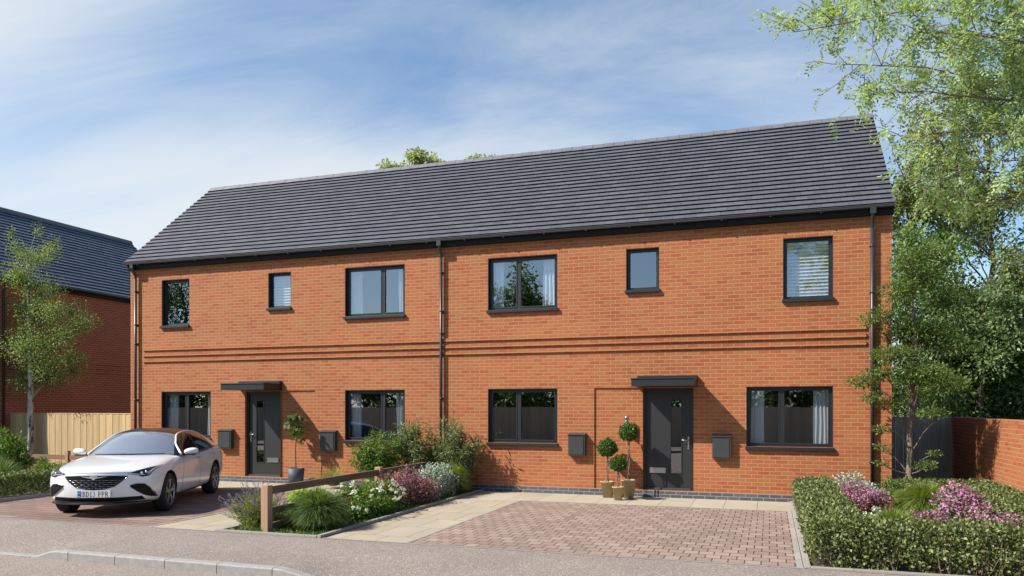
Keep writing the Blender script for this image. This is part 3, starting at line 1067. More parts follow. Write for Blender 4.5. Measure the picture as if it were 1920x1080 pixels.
def tree(name, label, base, trunk_r, top, clumps, mleaf, mbark, L, W, n, seed, group=None, droop=.2, up=.6, twigs=0, power=.5, cat='tree', wig=.025, limb_k=1.0, lift=.30):
    rng = np.random.default_rng(seed)
    t_ = thing(name, label, cat, base, 0, group)
    mb = MB()
    base, top = np.array(base, float), np.array(top, float)
    sp = limb(mb, rng, base - np.array([0, 0, .1]), top, trunk_r, trunk_r * .25, 12, 0, wig, 9)
    sp = np.array(sp)
    for c in clumps:
        c = np.array(c)
        h = np.clip(c[2] - lift * abs(np.linalg.norm(c[:2] - base[:2])) - .10 * (top[2] - base[2]), base[2] + .12 * (top[2] - base[2]), top[2])
        i = int(np.argmin(abs(sp[:, 2] - h)))
        rr = trunk_r * (.34 - .2 * i / len(sp)) * limb_k
        bp = limb(mb, rng, sp[i], c[:3], rr, rr * .25, 6, .06, .05, 5)
        for _ in range(twigs):
            q = c[:3] + ball(rng, 1)[0] * c[3:6] * .85
            limb(mb, rng, bp[4 if rng.random() < .5 else 5], q, rr * .28, rr * .08, 4, 0, .06, 4)
    mb.build('trunk', mbark, t_, bevel=-1)
    scatter_leaves('crown', rng, clumps, n, L, W, mleaf, t_, droop, up, power)
    return t_

G = {
 'birch': leaf_mat('birch_leaf', lin(88, 110, 60), lin(156, 172, 108), .4, c3=lin(120, 142, 82)),
 'acer': leaf_mat('acer_leaf', lin(70, 92, 46), lin(128, 146, 78), .4),
 'ash': leaf_mat('ash_leaflet', lin(108, 138, 88), lin(192, 210, 152), .45, c3=lin(144, 172, 112)),
 'olive': leaf_mat('olive_green_leaf', lin(84, 96, 50), lin(142, 150, 88), .35),
 'pale': leaf_mat('pale_green_leaf', lin(128, 142, 92), lin(190, 198, 146), .45),
 'dark': leaf_mat('dark_green_leaf', lin(66, 88, 46), lin(118, 138, 78), .35),
 'mid': leaf_mat('mid_green_leaf', lin(78, 106, 58), lin(132, 156, 90), .35),
 'grey': leaf_mat('grey_green_leaf', lin(82, 104, 66), lin(140, 160, 108), .35),
 'hedge': leaf_mat('hedge_leaf', lin(50, 64, 30), lin(104, 118, 64), .3, c3=lin(164, 170, 116)),
 'bright': leaf_mat('bright_green_leaf', lin(58, 92, 36), lin(122, 152, 64), .35),
 'lime': leaf_mat('lime_leaf', lin(130, 168, 34), lin(186, 212, 72), .35),
 'silver': leaf_mat('silver_leaf', lin(120, 138, 130), lin(196, 206, 198), .25),
 'purple': leaf_mat('purple_leaf', lin(92, 60, 68), lin(156, 112, 122), .3, c3=lin(112, 104, 72)),
 'red': leaf_mat('dark_red_leaf', lin(92, 30, 26), lin(150, 58, 48), .3),
 'pink': leaf_mat('pink_petal', lin(172, 92, 156), lin(222, 164, 206), .35),
 'mauve': leaf_mat('mauve_petal', lin(150, 100, 130), lin(200, 156, 176), .35),
 'white': leaf_mat('white_petal', lin(200, 202, 192), lin(232, 232, 226), .3),
 'lav': leaf_mat('lavender_flower', lin(92, 84, 140), lin(150, 136, 186), .3),
 'lavleaf': leaf_mat('lavender_leaf', lin(104, 118, 54), lin(164, 172, 98), .35),
 'fig': leaf_mat('glossy_fig_leaf', lin(64, 88, 46), lin(126, 146, 88), .25, .35),
 'box': leaf_mat('box_leaf', lin(46, 72, 26), lin(104, 134, 56), .25, .4),
 'bamboo': leaf_mat('grey_green_lance_leaf', lin(70, 86, 50), lin(150, 160, 112), .35),
 'blade': leaf_mat('grass_blade', lin(58, 84, 40), lin(140, 162, 98), .35),
 'blade2': leaf_mat('yellow_green_blade', lin(92, 114, 50), lin(160, 176, 94), .4),
 'wisp': leaf_mat('dry_green_blade', lin(118, 124, 62), lin(176, 172, 108), .4),
 'cover': leaf_mat('ground_cover_leaf', lin(64, 96, 34), lin(120, 150, 66), .3),
}

# ---------------------------------------------------------------- hedges
def hedge(name, label, boxes, n_m3, seed, L=.042, W=.026, thin_front=0.0):
    """clipped hedge: leaf shell and inner leaves through the volume of axis aligned boxes (x0,x1,y0,y1,h)"""
    rng = np.random.default_rng(seed)
    x0, x1, y0, y1, h = boxes[0]
    t_ = thing(name, label, 'hedge', ((x0 + x1) / 2, (y0 + y1) / 2, 0), 0, 'clipped hedges')
    PP, DD, NN = [], [], []
    mb = MB()
    for (x0, x1, y0, y1, h) in boxes:
        lx, ly = x1 - x0, y1 - y0
        faces = [('x', x0, -1, ly * h), ('x', x1, 1, ly * h), ('y', y0, -1, lx * h), ('y', y1, 1, lx * h), ('z', h, 1, lx * ly)]
        for ax, val, sg, area in faces:
            n = int(area * n_m3)
            u, v, dep = rng.random(n), rng.random(n), np.abs(rng.normal(size=n)) * .055 - .02
            P = np.empty((n, 3))
            nr = np.zeros(3)
            if ax == 'x':
                P[:, 0], P[:, 1], P[:, 2] = val - sg * dep, y0 + u * ly, .03 + v * (h - .03)
                nr[0] = sg
            elif ax == 'y':
                P[:, 0], P[:, 1], P[:, 2] = x0 + u * lx, val - sg * dep, .03 + v * (h - .03)
                nr[1] = sg
            else:
                P[:, 0], P[:, 1], P[:, 2] = x0 + u * lx, y0 + v * ly, val - dep * 1.0
                nr[2] = 1
            # shallow bays between the single plants
            wob = .035 * np.sin(P[:, 0] * 19 + 2 * np.sin(P[:, 1] * 5)) * np.cos(P[:, 1] * 17) + .02 * np.sin(P[:, 2] * 31 + P[:, 0] * 9)
            P -= nr * (np.maximum(wob, -.02))[:, None]
            if ax != 'z':   # thinner low down, leaving the stems to be seen
                bay = np.sin((P[:, 0] if ax == 'y' else P[:, 1]) * 15.5 + seed) * .5 + .5
                keep = rng.random(n) < np.clip(.30 + P[:, 2] / h * 1.0 - .5 * bay * (1 - P[:, 2] / h), .1, 1)
            else: keep = np.ones(n, bool)
            D = rng.normal(size=(n, 3)) * .8 + nr * .55
            D[:, 2] += .25 if ax == 'z' else -.25
            N_ = rng.normal(size=(n, 3)) * .55 + nr * .9
            N_[:, 2] += .35
            PP.append(P[keep]); DD.append(D[keep]); NN.append(N_[keep])
        n = int(lx * ly * h * 2600)
        P = np.stack([x0 + .06 + rng.random(n) * (lx - .12), y0 + .06 + rng.random(n) * (ly - .12), .05 + rng.random(n) * (h - .1)], 1)
        PP.append(P); DD.append(rng.normal(size=(n, 3))); NN.append(rng.normal(size=(n, 3)) + np.array([0, 0, .5]))
        k = int((lx + ly) * 9)
        for _ in range(k):   # stems
            a = np.array([x0 + .08 + rng.random() * (lx - .16), y0 + .08 + rng.random() * (ly - .16), 0])
            if rng.random() < .7:
                if lx > ly: a[1] = y0 + .04 + .05 * rng.random()
                else: a[0] = (x0 + .05) if rng.random() < .5 else (x1 - .05)
            for _ in range(2): limb(mb, rng, a, a + np.array([rng.normal() * .08, rng.normal() * .04, h * rng.uniform(.6, .9)]), .006, .003, 5, 0, .06, 4)
    P, D, N_ = np.concatenate(PP), np.concatenate(DD), np.concatenate(NN)
    s = 1 + rng.uniform(-.35, .35, len(P))
    props(mb.build('stems', M['bark'], t_, bevel=-1), kind='stuff')
    leaves('foliage', P, D, N_, L * s, W * s, G['hedge'], t_)
    return t_

HH = .50
hedge('hedge', 'clipped variegated green hedge wrapping the flower bed right of the drive', [(.47, 1.08, -6.40, -.25, HH), (1.02, 3.80, -6.42, -5.78, HH + .01)], 3200, 11)
hedge('hedge', 'low green hedge along the foot of the garden wall behind the pink flowers', [(2.3, 3.70, -1.0, -.45, .55), (3.2, 3.78, -4.4, -1.0, .52)], 2700, 12)
hedge('hedge', 'shaded dark green hedge left of the white car with sunlit top', [(-15.35, -14.60, -9.0 + 2.6, -1.9, .47)], 3000, 13)

# ---------------------------------------------------------------- grasses
def grass_mound(name, label, base, r, h, n, w, mat, seed, group=None, spread=1.0, droop=.55, cat='ornamental grass'):
    rng = np.random.default_rng(seed)
    t_ = thing(name, label, cat, base, 0, group)
    az_ = rng.random(n) * 2 * math.pi
    cz_ = 1 - rng.random(n) * (1.35 if spread >= 1 else 1.0 * spread)   # blades radiate from a raised heart, some below level
    Ls = rng.uniform(.74, 1.08, n)
    dirh = np.stack([np.cos(az_), np.sin(az_), np.zeros(n)], 1)
    sh = np.sqrt(np.maximum(0, 1 - cz_ ** 2))
    seg = 5
    side = unit(np.stack([-np.sin(az_ + rng.normal(size=n) * .6), np.cos(az_), rng.normal(size=n) * .4], 1))
    lump = 1 + .07 * np.sin(az_ * 5 + seed) + .05 * np.sin(az_ * 9 + 2 * seed)
    zc = h * (.40 if spread >= 1 else .05)
    bend = rng.normal(size=(n, 2)) * .06 * r
    rows = []
    for k in range(seg + 1):
        u = k / seg
        q = .12 + .88 * u
        P = dirh * (sh * r * .92 * Ls * lump * q)[:, None]
        P[:, 0] += bend[:, 0] * u * u
        P[:, 1] += bend[:, 1] * u * u
        P[:, 2] = np.maximum(zc * (1 - .15 * (1 - u)) + cz_ * (h - zc) * Ls * q + sh * h * droop * (.5 * u * (1 - u) - .22 * u * u), .006)
        ww = w * (1 - u) ** .7 + .0006
        rows.append((P - side * ww / 2, P + side * ww / 2))
    V = np.concatenate([np.stack([a, b], 1) for a, b in rows], 1)       # n, 2*(seg+1), 3
    V = V.reshape(n, -1, 3)
    m = 2 * (seg + 1)
    Fc = []
    for k in range(seg): Fc.append(np.stack([np.arange(n) * m + 2 * k, np.arange(n) * m + 2 * k + 1, np.arange(n) * m + 2 * k + 3, np.arange(n) * m + 2 * k + 2], 1))
    Fc = np.concatenate(Fc)
    V = V.reshape(-1, 3) + np.array(base)
    array_mesh('blades', V, Fc, t_, [mat])
    return t_

OG = 'ornamental grass mounds'
grass_mound('grass_mound', 'round green grass mound at the front corner of the middle bed by the fence post', (-6.55, -5.78, 0), .56, .68, 5600, .0105, G['blade'], 21, OG)
grass_mound('grass_mound', 'yellow green grass mound at the house end of the middle bed', (-6.46, -.80, 0), .50, .74, 4600, .009, G['blade2'], 22, OG)
grass_mound('grass_mound', 'large green grass mound behind the slender tree trunk in the right bed', (2.50, -1.35, 0), .66, .64, 5600, .010, G['blade2'], 23, OG)
grass_mound('grass_mound', 'smaller green grass mound just behind the front hedge of the right bed', (1.56, -4.6, 0), .52, .55, 4200, .009, G['blade2'], 24, OG)
grass_mound('grass_tuft', 'wispy dry tuft of grass against the brick wall beside the dark fig pot', (-9.55, -.55, 0), .75, .62, 700, .007, G['wisp'], 25, None, .6)
grass_mound('grass_tuft', 'spiky green grass tuft under the birch behind the dark hedge', (-17.7, -2.4, 0), .8, .8, 1100, .013, G['blade'], 26, None, .7)

# ---------------------------------------------------------------- shrubs
def shrub(name, label, base, rx, ry, h, n, L, W, mleaf, seed, cat='shrub', flowers=(), lump=.35, lumps=16, droop=.1, up=.5, group=None, stems=10):
    """leafy mound; flowers: (part name, count, petals, size, material, low, high)"""
    rng = np.random.default_rng(seed)
    t_ = thing(name, label, cat, base, 0, group)
    base = np.array(base, float)
    cl = []
    for _ in range(lumps):
        d = ball(rng, 1)[0]
        d[2] = abs(d[2])
        k = rng.uniform(.3, .78)
        s = lump * rng.uniform(.7, 1.2)
        cl.append((base[0] + d[0] * rx * k, base[1] + d[1] * ry * k, max(h * s * .6, h * .18 + d[2] * h * .80 * k), rx * s, ry * s, h * s * .7))
    mb = MB()
    for c in cl[:stems]: limb(mb, rng, base + np.array([rng.normal() * .004, rng.normal() * .004, -.02]), c[:3], .008, .003, 5, .05, .05, 4)
    if stems: mb.build('stems', M['bark'], t_, bevel=-1)
    scatter_leaves('foliage', rng, cl, n, L, W, mleaf, t_, droop, up, .5)
    for (pn, cnt, pet, size, mat, lo, hi) in flowers:
        P, o = clump_points(rng, cl, cnt * 6, .12)
        rel = (P[:, 2] - base[2]) / h
        ok = (rel > lo) & (rel < hi) & (o[:, 2] > -.3)
        P, o = P[ok][:cnt], o[ok][:cnt]
        if pn == 'flower':       # flower heads stand on the outside of the plant
            o = ball(rng, cnt)
            o[:, 2] = np.abs(o[:, 2])
            P = base + np.stack([o[:, 0] * rx * .95, o[:, 1] * ry * .95, h * (.32 + .72 * o[:, 2])], 1) + rng.normal(size=(cnt, 3)) * .03
        m = len(P)
        C = np.repeat(P, pet, 0) + rng.normal(size=(m * pet, 3)) * size * (.28 if pn == 'flower' else .55)
        D = np.repeat(o, pet, 0) * .5 + rng.normal(size=(m * pet, 3))
        N_ = np.repeat(o, pet, 0) + rng.normal(size=(m * pet, 3)) * .5 + np.array([0, 0, .4])
        if pn == 'flower':
            sz = size * rng.uniform(.7, 1.2, m * pet)
            for k in range(m):
                w_ = slice(k * pet, (k + 1) * pet)
                leaves(pn, C[w_], D[w_], N_[w_], sz[w_], size * .62, mat, t_)
        else: props(leaves(pn, C, D, N_, size * rng.uniform(.7, 1.2, m * pet), size * .62, mat, t_), kind='stuff')
    return t_

# middle bed, from the pavement to the house
shrub('flowering_plant', 'white flowering leafy plant behind the front grass mound', (-6.52, -4.30, 0), .50, 1.12, .60, 6000, .06, .036, G['cover'], 31, 'flowers',
      (('flower', 46, 16, .046, G['white'], .2, 1.3), ('red_leaves', 60, 3, .05, G['red'], .4, 1.1)), lumps=26)
shrub('heather_bush', 'purple and dark red bush in the middle bed between white and silver plants', (-6.52, -2.70, 0), .50, 1.15, .80, 7600, .045, .02, G['purple'], 32, 'shrub',
      (('flowers', 300, 4, .036, G['mauve'], .4, 1.3), ('red_leaves', 120, 4, .045, G['red'], .1, .75), ('pink_tips', 70, 4, .034, G['pink'], .2, 1.2)), lumps=26)
shrub('silver_shrub', 'silvery white leaved bush beside the paved path in the middle bed', (-6.46, -1.55, 0), .44, .62, .80, 4600, .05, .026, G['silver'], 33, 'shrub',
      (('flowers', 40, 5, .036, G['white'], .5, 1.2),), lumps=22)
shrub('leafy_plant', 'low green leafy plant behind the white flowers at the fence', (-7.5, -3.6, 0), .4, 1.0, .38, 2400, .045, .024, G['bright'], 34, 'plant', lumps=16)
shrub('lime_shrub', 'small bright yellow green rounded bush left of the low fence', (-7.72, -4.3, 0), .42, .5, .60, 3400, .04, .028, G['lime'], 35, lumps=20)
shrub('leafy_plant', 'low dark green plant under the bright lime bush', (-7.45, -5.35, 0), .3, .5, .26, 1500, .045, .018, G['mid'], 36, 'plant', lumps=12)
shrub('leafy_plant', 'feathery green plant at the foot of the tall green shrub', (-7.85, -1.5, 0), .5, .6, .55, 2200, .04, .012, G['bright'], 37, 'plant', lumps=16)

shrub('leafy_plant', 'mid green leafy plant in the bed just left of the middle fence post', (-7.55, -2.45, 0), .36, .7, .50, 2600, .05, .022, G['mid'], 38, 'plant', lumps=18)
shrub('leafy_plant', 'low bright plant left of the fence between lime bush and tall shrub', (-7.7, -3.1, 0), .3, .5, .42, 1800, .045, .02, G['bright'], 39, 'plant', lumps=14)

def cane_shrub(name, label, base, canes, spread, h, n, L, W, mat, seed, up=.2):
    """several upright leafy canes fanning out from one base"""
    rng = np.random.default_rng(seed)
    t_ = thing(name, label, 'shrub', base, 0, 'tall shrubs by the middle drainpipe')
    base = np.array(base, float)
    mb = MB()
    PP, DD = [], []
    for k in range(canes):
        a = rng.random() * 2 * math.pi
        q = spread * rng.random() ** .6
        hh = h * rng.uniform(.55, 1.0) * (1 - .25 * (q / spread) ** 2)
        tip = base + np.array([math.cos(a) * q, math.sin(a) * q * .55, hh])
        tip[1] = min(tip[1], -.06)
        pts = np.array(limb(mb, rng, base + np.array([math.cos(a), math.sin(a) * .5, 0]) * q * .08, tip, .010, .003, 8, .0, .04, 4))
        m = int(n / canes)
        u = rng.random(m) ** .7 * (len(pts) - 1.001)
        i = u.astype(int)
        p = pts[i] + (pts[i + 1] - pts[i]) * (u - i)[:, None]
        dd = unit(rng.normal(size=(m, 3)) + np.array([0, 0, up]))
        p = p + dd * rng.random((m, 1)) * .10
        PP.append(p); DD.append(dd)
    P, D = np.concatenate(PP), np.concatenate(DD)
    P[:, 1] = np.minimum(P[:, 1], -.03)
    D[:, 1] = np.where(P[:, 1] > -.1, -abs(D[:, 1]), D[:, 1])
    mb.build('stems', M['bark'], t_, bevel=-1)
    s = rng.uniform(.7, 1.25, len(P))
    leaves('foliage', P, D, rng.normal(size=(len(P), 3)) * .6 + np.array([0, -.2, .7]), L * s, W * s, mat, t_)
cane_shrub('tall_shrub', 'tall bright green shrub under the window left of the middle drainpipe', (-8.25, -.75, 0), 40, .72, 1.45, 8200, .085, .026, G['bright'], 41)
cane_shrub('tall_shrub', 'tall grey green upright shrub just left of the middle drainpipe foot', (-7.45, -.5, 0), 32, .55, 1.75, 6800, .11, .022, G['bamboo'], 42, .1)
cane_shrub('tall_shrub', 'tall grey green upright shrub right of the middle drainpipe before bare brick', (-6.55, -.42, 0), 40, .62, 1.72, 9000, .11, .022, G['bamboo'], 43, .1)

# lavender at the corner of the bed
rng = np.random.default_rng(51)
lv = thing('lavender', 'loose lavender clump with grey purple flower spikes beside the front fence post', 'lavender', (-7.5, -5.95, 0))
mb = MB()
PL, DL, PF, DF = [], [], [], []
for k in range(300):
    a = rng.random() * 2 * math.pi
    q = rng.random() ** .55
    hh = rng.uniform(.30, .80) * (1 - .38 * q)
    b_ = np.array([-7.5 + .10 * rng.normal(), -5.95 + .10 * rng.normal(), 0])
    tip = np.array([-7.5 + math.cos(a) * q * .60 - .08, -5.95 + math.sin(a) * q * .42, hh])
    pts = np.array(limb(mb, rng, b_, tip, .0035, .0022, 5, .06, .03, 3))
    m = 30
    u = rng.random(m) * .66 * 5
    i = u.astype(int)
    p = pts[i] + (pts[i + 1] - pts[i]) * (u - i)[:, None]
    PL.append(p); DL.append(rng.normal(size=(m, 3)) * .7 + (tip - b_) * 1.4)
    if rng.random() < .5:
        m = 22
        t1 = unit((pts[5] - pts[4])[None])[0]
        p = pts[5] + t1[None] * rng.uniform(-.06, .025, (m, 1)) + rng.normal(size=(m, 3)) * .006
        PF.append(p); DF.append(rng.normal(size=(m, 3)) + t1)
mb.build('stems', G['lavleaf'], lv, bevel=-1)
P, D = np.concatenate(PL), np.concatenate(DL)
leaves('foliage', P, D, rng.normal(size=P.shape), rng.uniform(.04, .085, len(P)), .008, G['lavleaf'], lv)
P, D = np.concatenate(PF), np.concatenate(DF)
leaves('flowers', P, D, rng.normal(size=P.shape), rng.uniform(.014, .026, len(P)), .011, G['lav'], lv)

# right bed
shrub('silver_shrub', 'silvery leaved bush at the house corner behind the right hedge', (1.45, -.62, 0), .62, .36, .72, 3400, .055, .028, G['silver'], 61, lumps=18)
shrub('leafy_plant', 'dark green leafy bush below the right drainpipe in the right bed', (2.05, -.6, 0), .4, .35, .66, 2200, .055, .03, G['mid'], 62, 'plant', lumps=16)
shrub('heather_bush', 'mauve pink bush with dark red leaves inside the left corner of the right bed', (1.42, -1.70, 0), .52, .60, .66, 5600, .042, .02, G['purple'], 63, 'shrub',
      (('flowers', 420, 4, .036, G['mauve'], .35, 1.3), ('pink_flowers', 160, 4, .036, G['pink'], .5, 1.3), ('red_leaves', 120, 4, .05, G['red'], 0, .5)), lumps=24)
shrub('flowering_plant', 'small white flowers in the right bed beside the smaller grass mound', (1.42, -3.75, 0), .26, .4, .34, 1000, .045, .026, G['cover'], 64, 'flowers',
      (('flower', 20, 16, .046, G['white'], .3, 1.3),), lumps=10)
shrub('pink_shrub', 'big bush covered in bright pink flowers near the garden wall', (2.72, -3.15, 0), .56, .6, .86, 4600, .05, .024, G['mid'], 65, 'shrub',
      (('flowers', 900, 4, .046, G['pink'], .15, 1.4),), lumps=26)
shrub('pink_shrub', 'bright pink flowering bush cut off by the right picture edge', (2.85, -4.55, 0), .42, .45, .62, 2200, .05, .024, G['mid'], 66, 'shrub',
      (('flowers', 420, 4, .046, G['pink'], .15, 1.4),), lumps=18)
shrub('heather_bush', 'low dusky mauve plant between grass mounds behind the front hedge', (2.15, -3.9, 0), .5, .55, .42, 3000, .04, .018, G['purple'], 67, 'shrub',
      (('flowers', 220, 4, .034, G['mauve'], .4, 1.3),), lumps=18)

# left, behind the dark hedge
shrub('leafy_shrub', 'bright green upright bush in front of the pale fence beside the birch', (-18.85, -1.3, 0), .75, .6, 1.45, 5200, .10, .032, G['bright'], 71, lumps=26, up=.3, droop=-.3)
shrub('leafy_shrub', 'low feathery green bush right of the birch trunk', (-17.05, -1.6, 0), .75, .6, .68, 3600, .07, .02, G['bright'], 72, lumps=22)
shrub('leafy_shrub', 'low yellow green bush at the left picture edge behind the dark hedge', (-18.3, -3.4, 0), .9, .7, .6, 3200, .08, .03, G['bright'], 73, lumps=20)

# ground cover: nobody could count it
def cover(name, rects, n, mat, seed, L=.05, W=.02):
    rng = np.random.default_rng(seed)
    PP = []
    tot = sum((r[1] - r[0]) * (r[3] - r[2]) for r in rects)
    for (x0, x1, y0, y1) in rects:
        m = int(n * (x1 - x0) * (y1 - y0) / tot)
        PP.append(np.stack([x0 + rng.random(m) * (x1 - x0), y0 + rng.random(m) * (y1 - y0), rng.random(m) * .02 - .012], 1))
    P = np.concatenate(PP)
    D = rng.normal(size=P.shape) * .7 + np.array([0, 0, .9])
    o = leaves(name, P, D, rng.normal(size=P.shape), rng.uniform(.5, 1.4, len(P)) * L, W, mat)
    props(o, 'low green ground cover of the planted beds', 'ground cover', None, 'stuff')
cover('ground_cover', [(-7.78, -6.12, -6.44, -.05), (1.05, 3.8, -5.8, -.5), (.46, 3.8, -6.46, -6.40)], 30000, G['cover'], 81)
cover('grass', [(-21.8, -15.2, -6.0, 1.2)], 16000, G['blade'], 82, .12, .012)

# ---------------------------------------------------------------- pots
def pot(t_, x, y, r0, r1, h, mat):
    mb = MB()
    mb.lathe([(0, 0), (r0, 0), (r1, h), (r1 + .012, h), (r1 + .012, h + .018), (r1 - .012, h + .018), (r1 - .018, h - .03), (0, h - .03)], 28, 0, (x, y, .003))
    mb.build('pot', mat, t_, bevel=-1)
M['potm'] = pm('tan_stoneware', lin(172, 152, 116), .75, var=.08, scale=8, bump=.15)
M['potd'] = pm('slate_planter', lin(70, 76, 84), .6, var=.12, scale=5, bump=.2)
def topiary(label, x, y, r0, r1, h, bz, br, bh, n, seed):
    rng = np.random.default_rng(seed)
    t_ = thing('potted_topiary', label, 'potted plant', (x, y, 0), 0, 'topiary balls in tan pots')
    pot(t_, x, y, r0, r1, h, M['potm'])
    mb = MB()
    for k in range(2):   # twisted pair of stems
        pts = [(x + .02 * math.cos(k * math.pi + u * 7), y + .02 * math.sin(k * math.pi + u * 7), h - .03 + (bz - h) * u) for u in np.linspace(0, 1, 14)]
        mb.tube(pts, .011, 6)
    mb.build('stem', M['bark'], t_, bevel=-1)
    mb = MB()
    mb.lathe([(0, h - .02), (r1 - .015, h - .02)], 20, 0, (x, y, .003))
    mb.build('soil', M['soil'], t_, bevel=-1)
    d = ball(rng, n)
    rr = rng.random((n, 1)) ** .16 * np.where(rng.random((n, 1)) < .07, rng.uniform(1.02, 1.16, (n, 1)), 1)
    P = np.array([x, y, bz]) + d * rr * np.array([br, br, bh]) * .92 * (1 + .07 * np.sin(d[:, :1] * 7 + d[:, 2:] * 5 + seed) + .04 * np.sin(d[:, 1:2] * 13))
    leaves('foliage', P, d * .6 + rng.normal(size=(n, 3)) * .7, d + rng.normal(size=(n, 3)) * .5, rng.uniform(.028, .045, n), .026, G['box'], t_)
topiary('leftmost topiary ball on a tan pot beside the recessed brick panel', -3.18, -.30, .10, .14, .31, 1.03, .21, .19, 2600, 91)
topiary('tallest topiary ball on a slim stem in the rear tan pot beside the door', -2.73, -.36, .095, .15, .36, 1.36, .205, .19, 2600, 92)
topiary('smallest topiary ball in the front tan pot of the three', -2.88, -.72, .075, .115, .25, .73, .185, .15, 2200, 93)

rng = np.random.default_rng(95)
ft = thing('potted_fig', 'slender large leaved fig tree in a dark round planter right of the left door', 'potted plant', (-10.70, -.34, 0))
mb = MB()
x, y = -10.70, -.34
mb.lathe([(0, 0), (.165, 0), (.205, .42), (.18, .42), (.178, .385), (0, .385)], 32, 0, (x, y, .003))
mb.build('planter', M['potd'], ft, bevel=-1)
mb = MB()
mb.lathe([(0, .392), (.175, .392)], 24, 0, (x, y, .003))
mb.build('soil', M['soil'], ft)
mb = MB()
pts = limb(mb, rng, (x, y, .36), (x + .01, y, 1.62), .014, .007, 8, 0, .012, 6)
PP, DD = [], []
for k in range(11):
    a = k * 2.4
    z = 1.0 + .06 * k
    e = np.array([x + math.cos(a) * .17, y + math.sin(a) * .17, z + .10])
    limb(mb, rng, (x, y, z), e, .006, .004, 4, .02, .03, 4)
    for _ in range(9):
        u = rng.random()
        p = np.array([x, y, z]) * (1 - u) + e * u
        PP.append(p); DD.append(np.array([math.cos(a), math.sin(a), .35]) * .7 + rng.normal(size=3) * .55)
mb.build('stem', M['dbark'], ft, bevel=-1)
P, D = np.array(PP), np.array(DD)
n = len(P)
# broad leaves in two halves with a folded midrib
D = unit(D)
N_ = rng.normal(size=(n, 3)) * .35 + np.array([0, -.15, 1.0])
S = unit(np.cross(D, N_)); U = np.cross(S, D)
L = rng.uniform(.13, .21, (n, 1)); W = L * .52
pts6 = [P, P + D * L * .3 + S * W * .42 + U * W * .16, P + D * L * .68 + S * W * .46 + U * W * .12 - U * L * .03, P + D * L - U * L * .12,
        P + D * L * .68 - S * W * .46 + U * W * .12 - U * L * .03, P + D * L * .3 - S * W * .42 + U * W * .16, P + D * L * .5 + U * L * .02]
V = np.stack(pts6, 1).reshape(-1, 3)
b_ = np.arange(n) * 7
Fc = np.concatenate([np.stack([b_ + i, b_ + j, b_ + k, b_ + l], 1) for i, j, k, l in ((0, 1, 2, 6), (6, 2, 3, 3), (0, 6, 4, 5), (6, 3, 4, 4))])
quads = np.concatenate([np.stack([b_ + 0, b_ + 1, b_ + 2, b_ + 6], 1), np.stack([b_ + 0, b_ + 6, b_ + 4, b_ + 5], 1), np.stack([b_ + 6, b_ + 2, b_ + 3, b_ + 4], 1)])
array_mesh('foliage', V, quads, ft, [G['fig']])

# ---------------------------------------------------------------- trees in the gardens
rng = np.random.default_rng(101)
bc = []
for (cx, cz, rx, rz) in ((0, 2.7, .7, .5), (.55, 2.9, .6, .45), (-.6, 2.9, .6, .5), (.95, 3.7, .55, .4), (-.8, 3.6, .6, .5), (.2, 3.5, .8, .6), (1.3, 4.0, .45, .3), (.7, 4.3, .6, .4),
                         (-.3, 4.3, .7, .55), (-.95, 4.5, .5, .4), (.45, 4.9, .55, .4), (-.2, 5.2, .55, .45), (.3, 5.6, .4, .35), (-.45, 5.8, .35, .3), (.05, 6.1, .3, .3), (-.2, 6.45, .2, .25), (.9, 3.1, .5, .3), (-.9, 2.5, .4, .3)):
    cz = 1.85 + (cz - 1.85) * 1.17
    bc.append((max(-21.3, -20.85 + cx * 1.15), 1.25 + rng.uniform(-.5, .5), cz, rx * 1.2, rx * .95, rz * 1.25))
    bc.append((max(-21.3, -20.85 + cx * .9 + rng.uniform(-.4, .4)), 1.25 + rng.uniform(-.6, .6), cz + rng.uniform(-.3, .3), rx * 1.0, rx * .85, rz * 1.1))
tree('birch_tree', 'slender young birch with white trunk in front of the pale fence', (-20.95, 1.05, 0), .105, (-21.12, 1.1, 6.3), bc, G['birch'], M['birch'], .048, .033, 30000, 102, twigs=5, power=.9, wig=.004, limb_k=.38, lift=.08)

ac = []
rng = np.random.default_rng(103)
for (px, py, rx, rz, k) in ((1618, 715, .30, .13, 1), (1655, 700, .32, .16, 1), (1640, 745, .26, .12, 1), (1632, 600, .20, .14, 1), (1665, 590, .30, .2, 1), (1690, 545, .36, .26, 1), (1735, 520, .4, .28, 1), (1775, 560, .42, .3, 1),
                            (1700, 620, .42, .26, 2), (1745, 630, .45, .28, 2), (1790, 650, .36, .24, 1), (1680, 665, .4, .2, 2), (1730, 700, .45, .22, 2), (1770, 720, .36, .2, 1), (1715, 750, .34, .16, 1), (1672, 760, .26, .12, 1),
                            (1750, 775, .26, .12, 1), (1652, 805, .14, .07, 1), (1655, 838, .15, .08, 1), (1651, 868, .13, .07, 1), (1735, 872, .22, .11, 1), (1750, 850, .14, .07, 1), (1688, 905, .16, .08, 1), (1700, 490, .3, .2, 1), (1745, 470, .26, .18, 1)):
    for _ in range(k):
        p = at(px, py, -.52 + (rng.uniform(-.3, .12) if px < 1685 else rng.uniform(-.3, .8)))
        ac.append((p.x, p.y, p.z, rx * 1.15, min(rx * .95, .34 if px < 1685 else 9), rz * .9))
tree('maple_tree', 'slender young tree with layered green sprays in front of the right house corner', (2.36, -.5, 0), .066, (2.45, -.45, 4.6), ac, G['acer'], M['bark'], .054, .024, 24000, 104, droop=.12, up=1.4, twigs=5, power=.62, limb_k=.8)

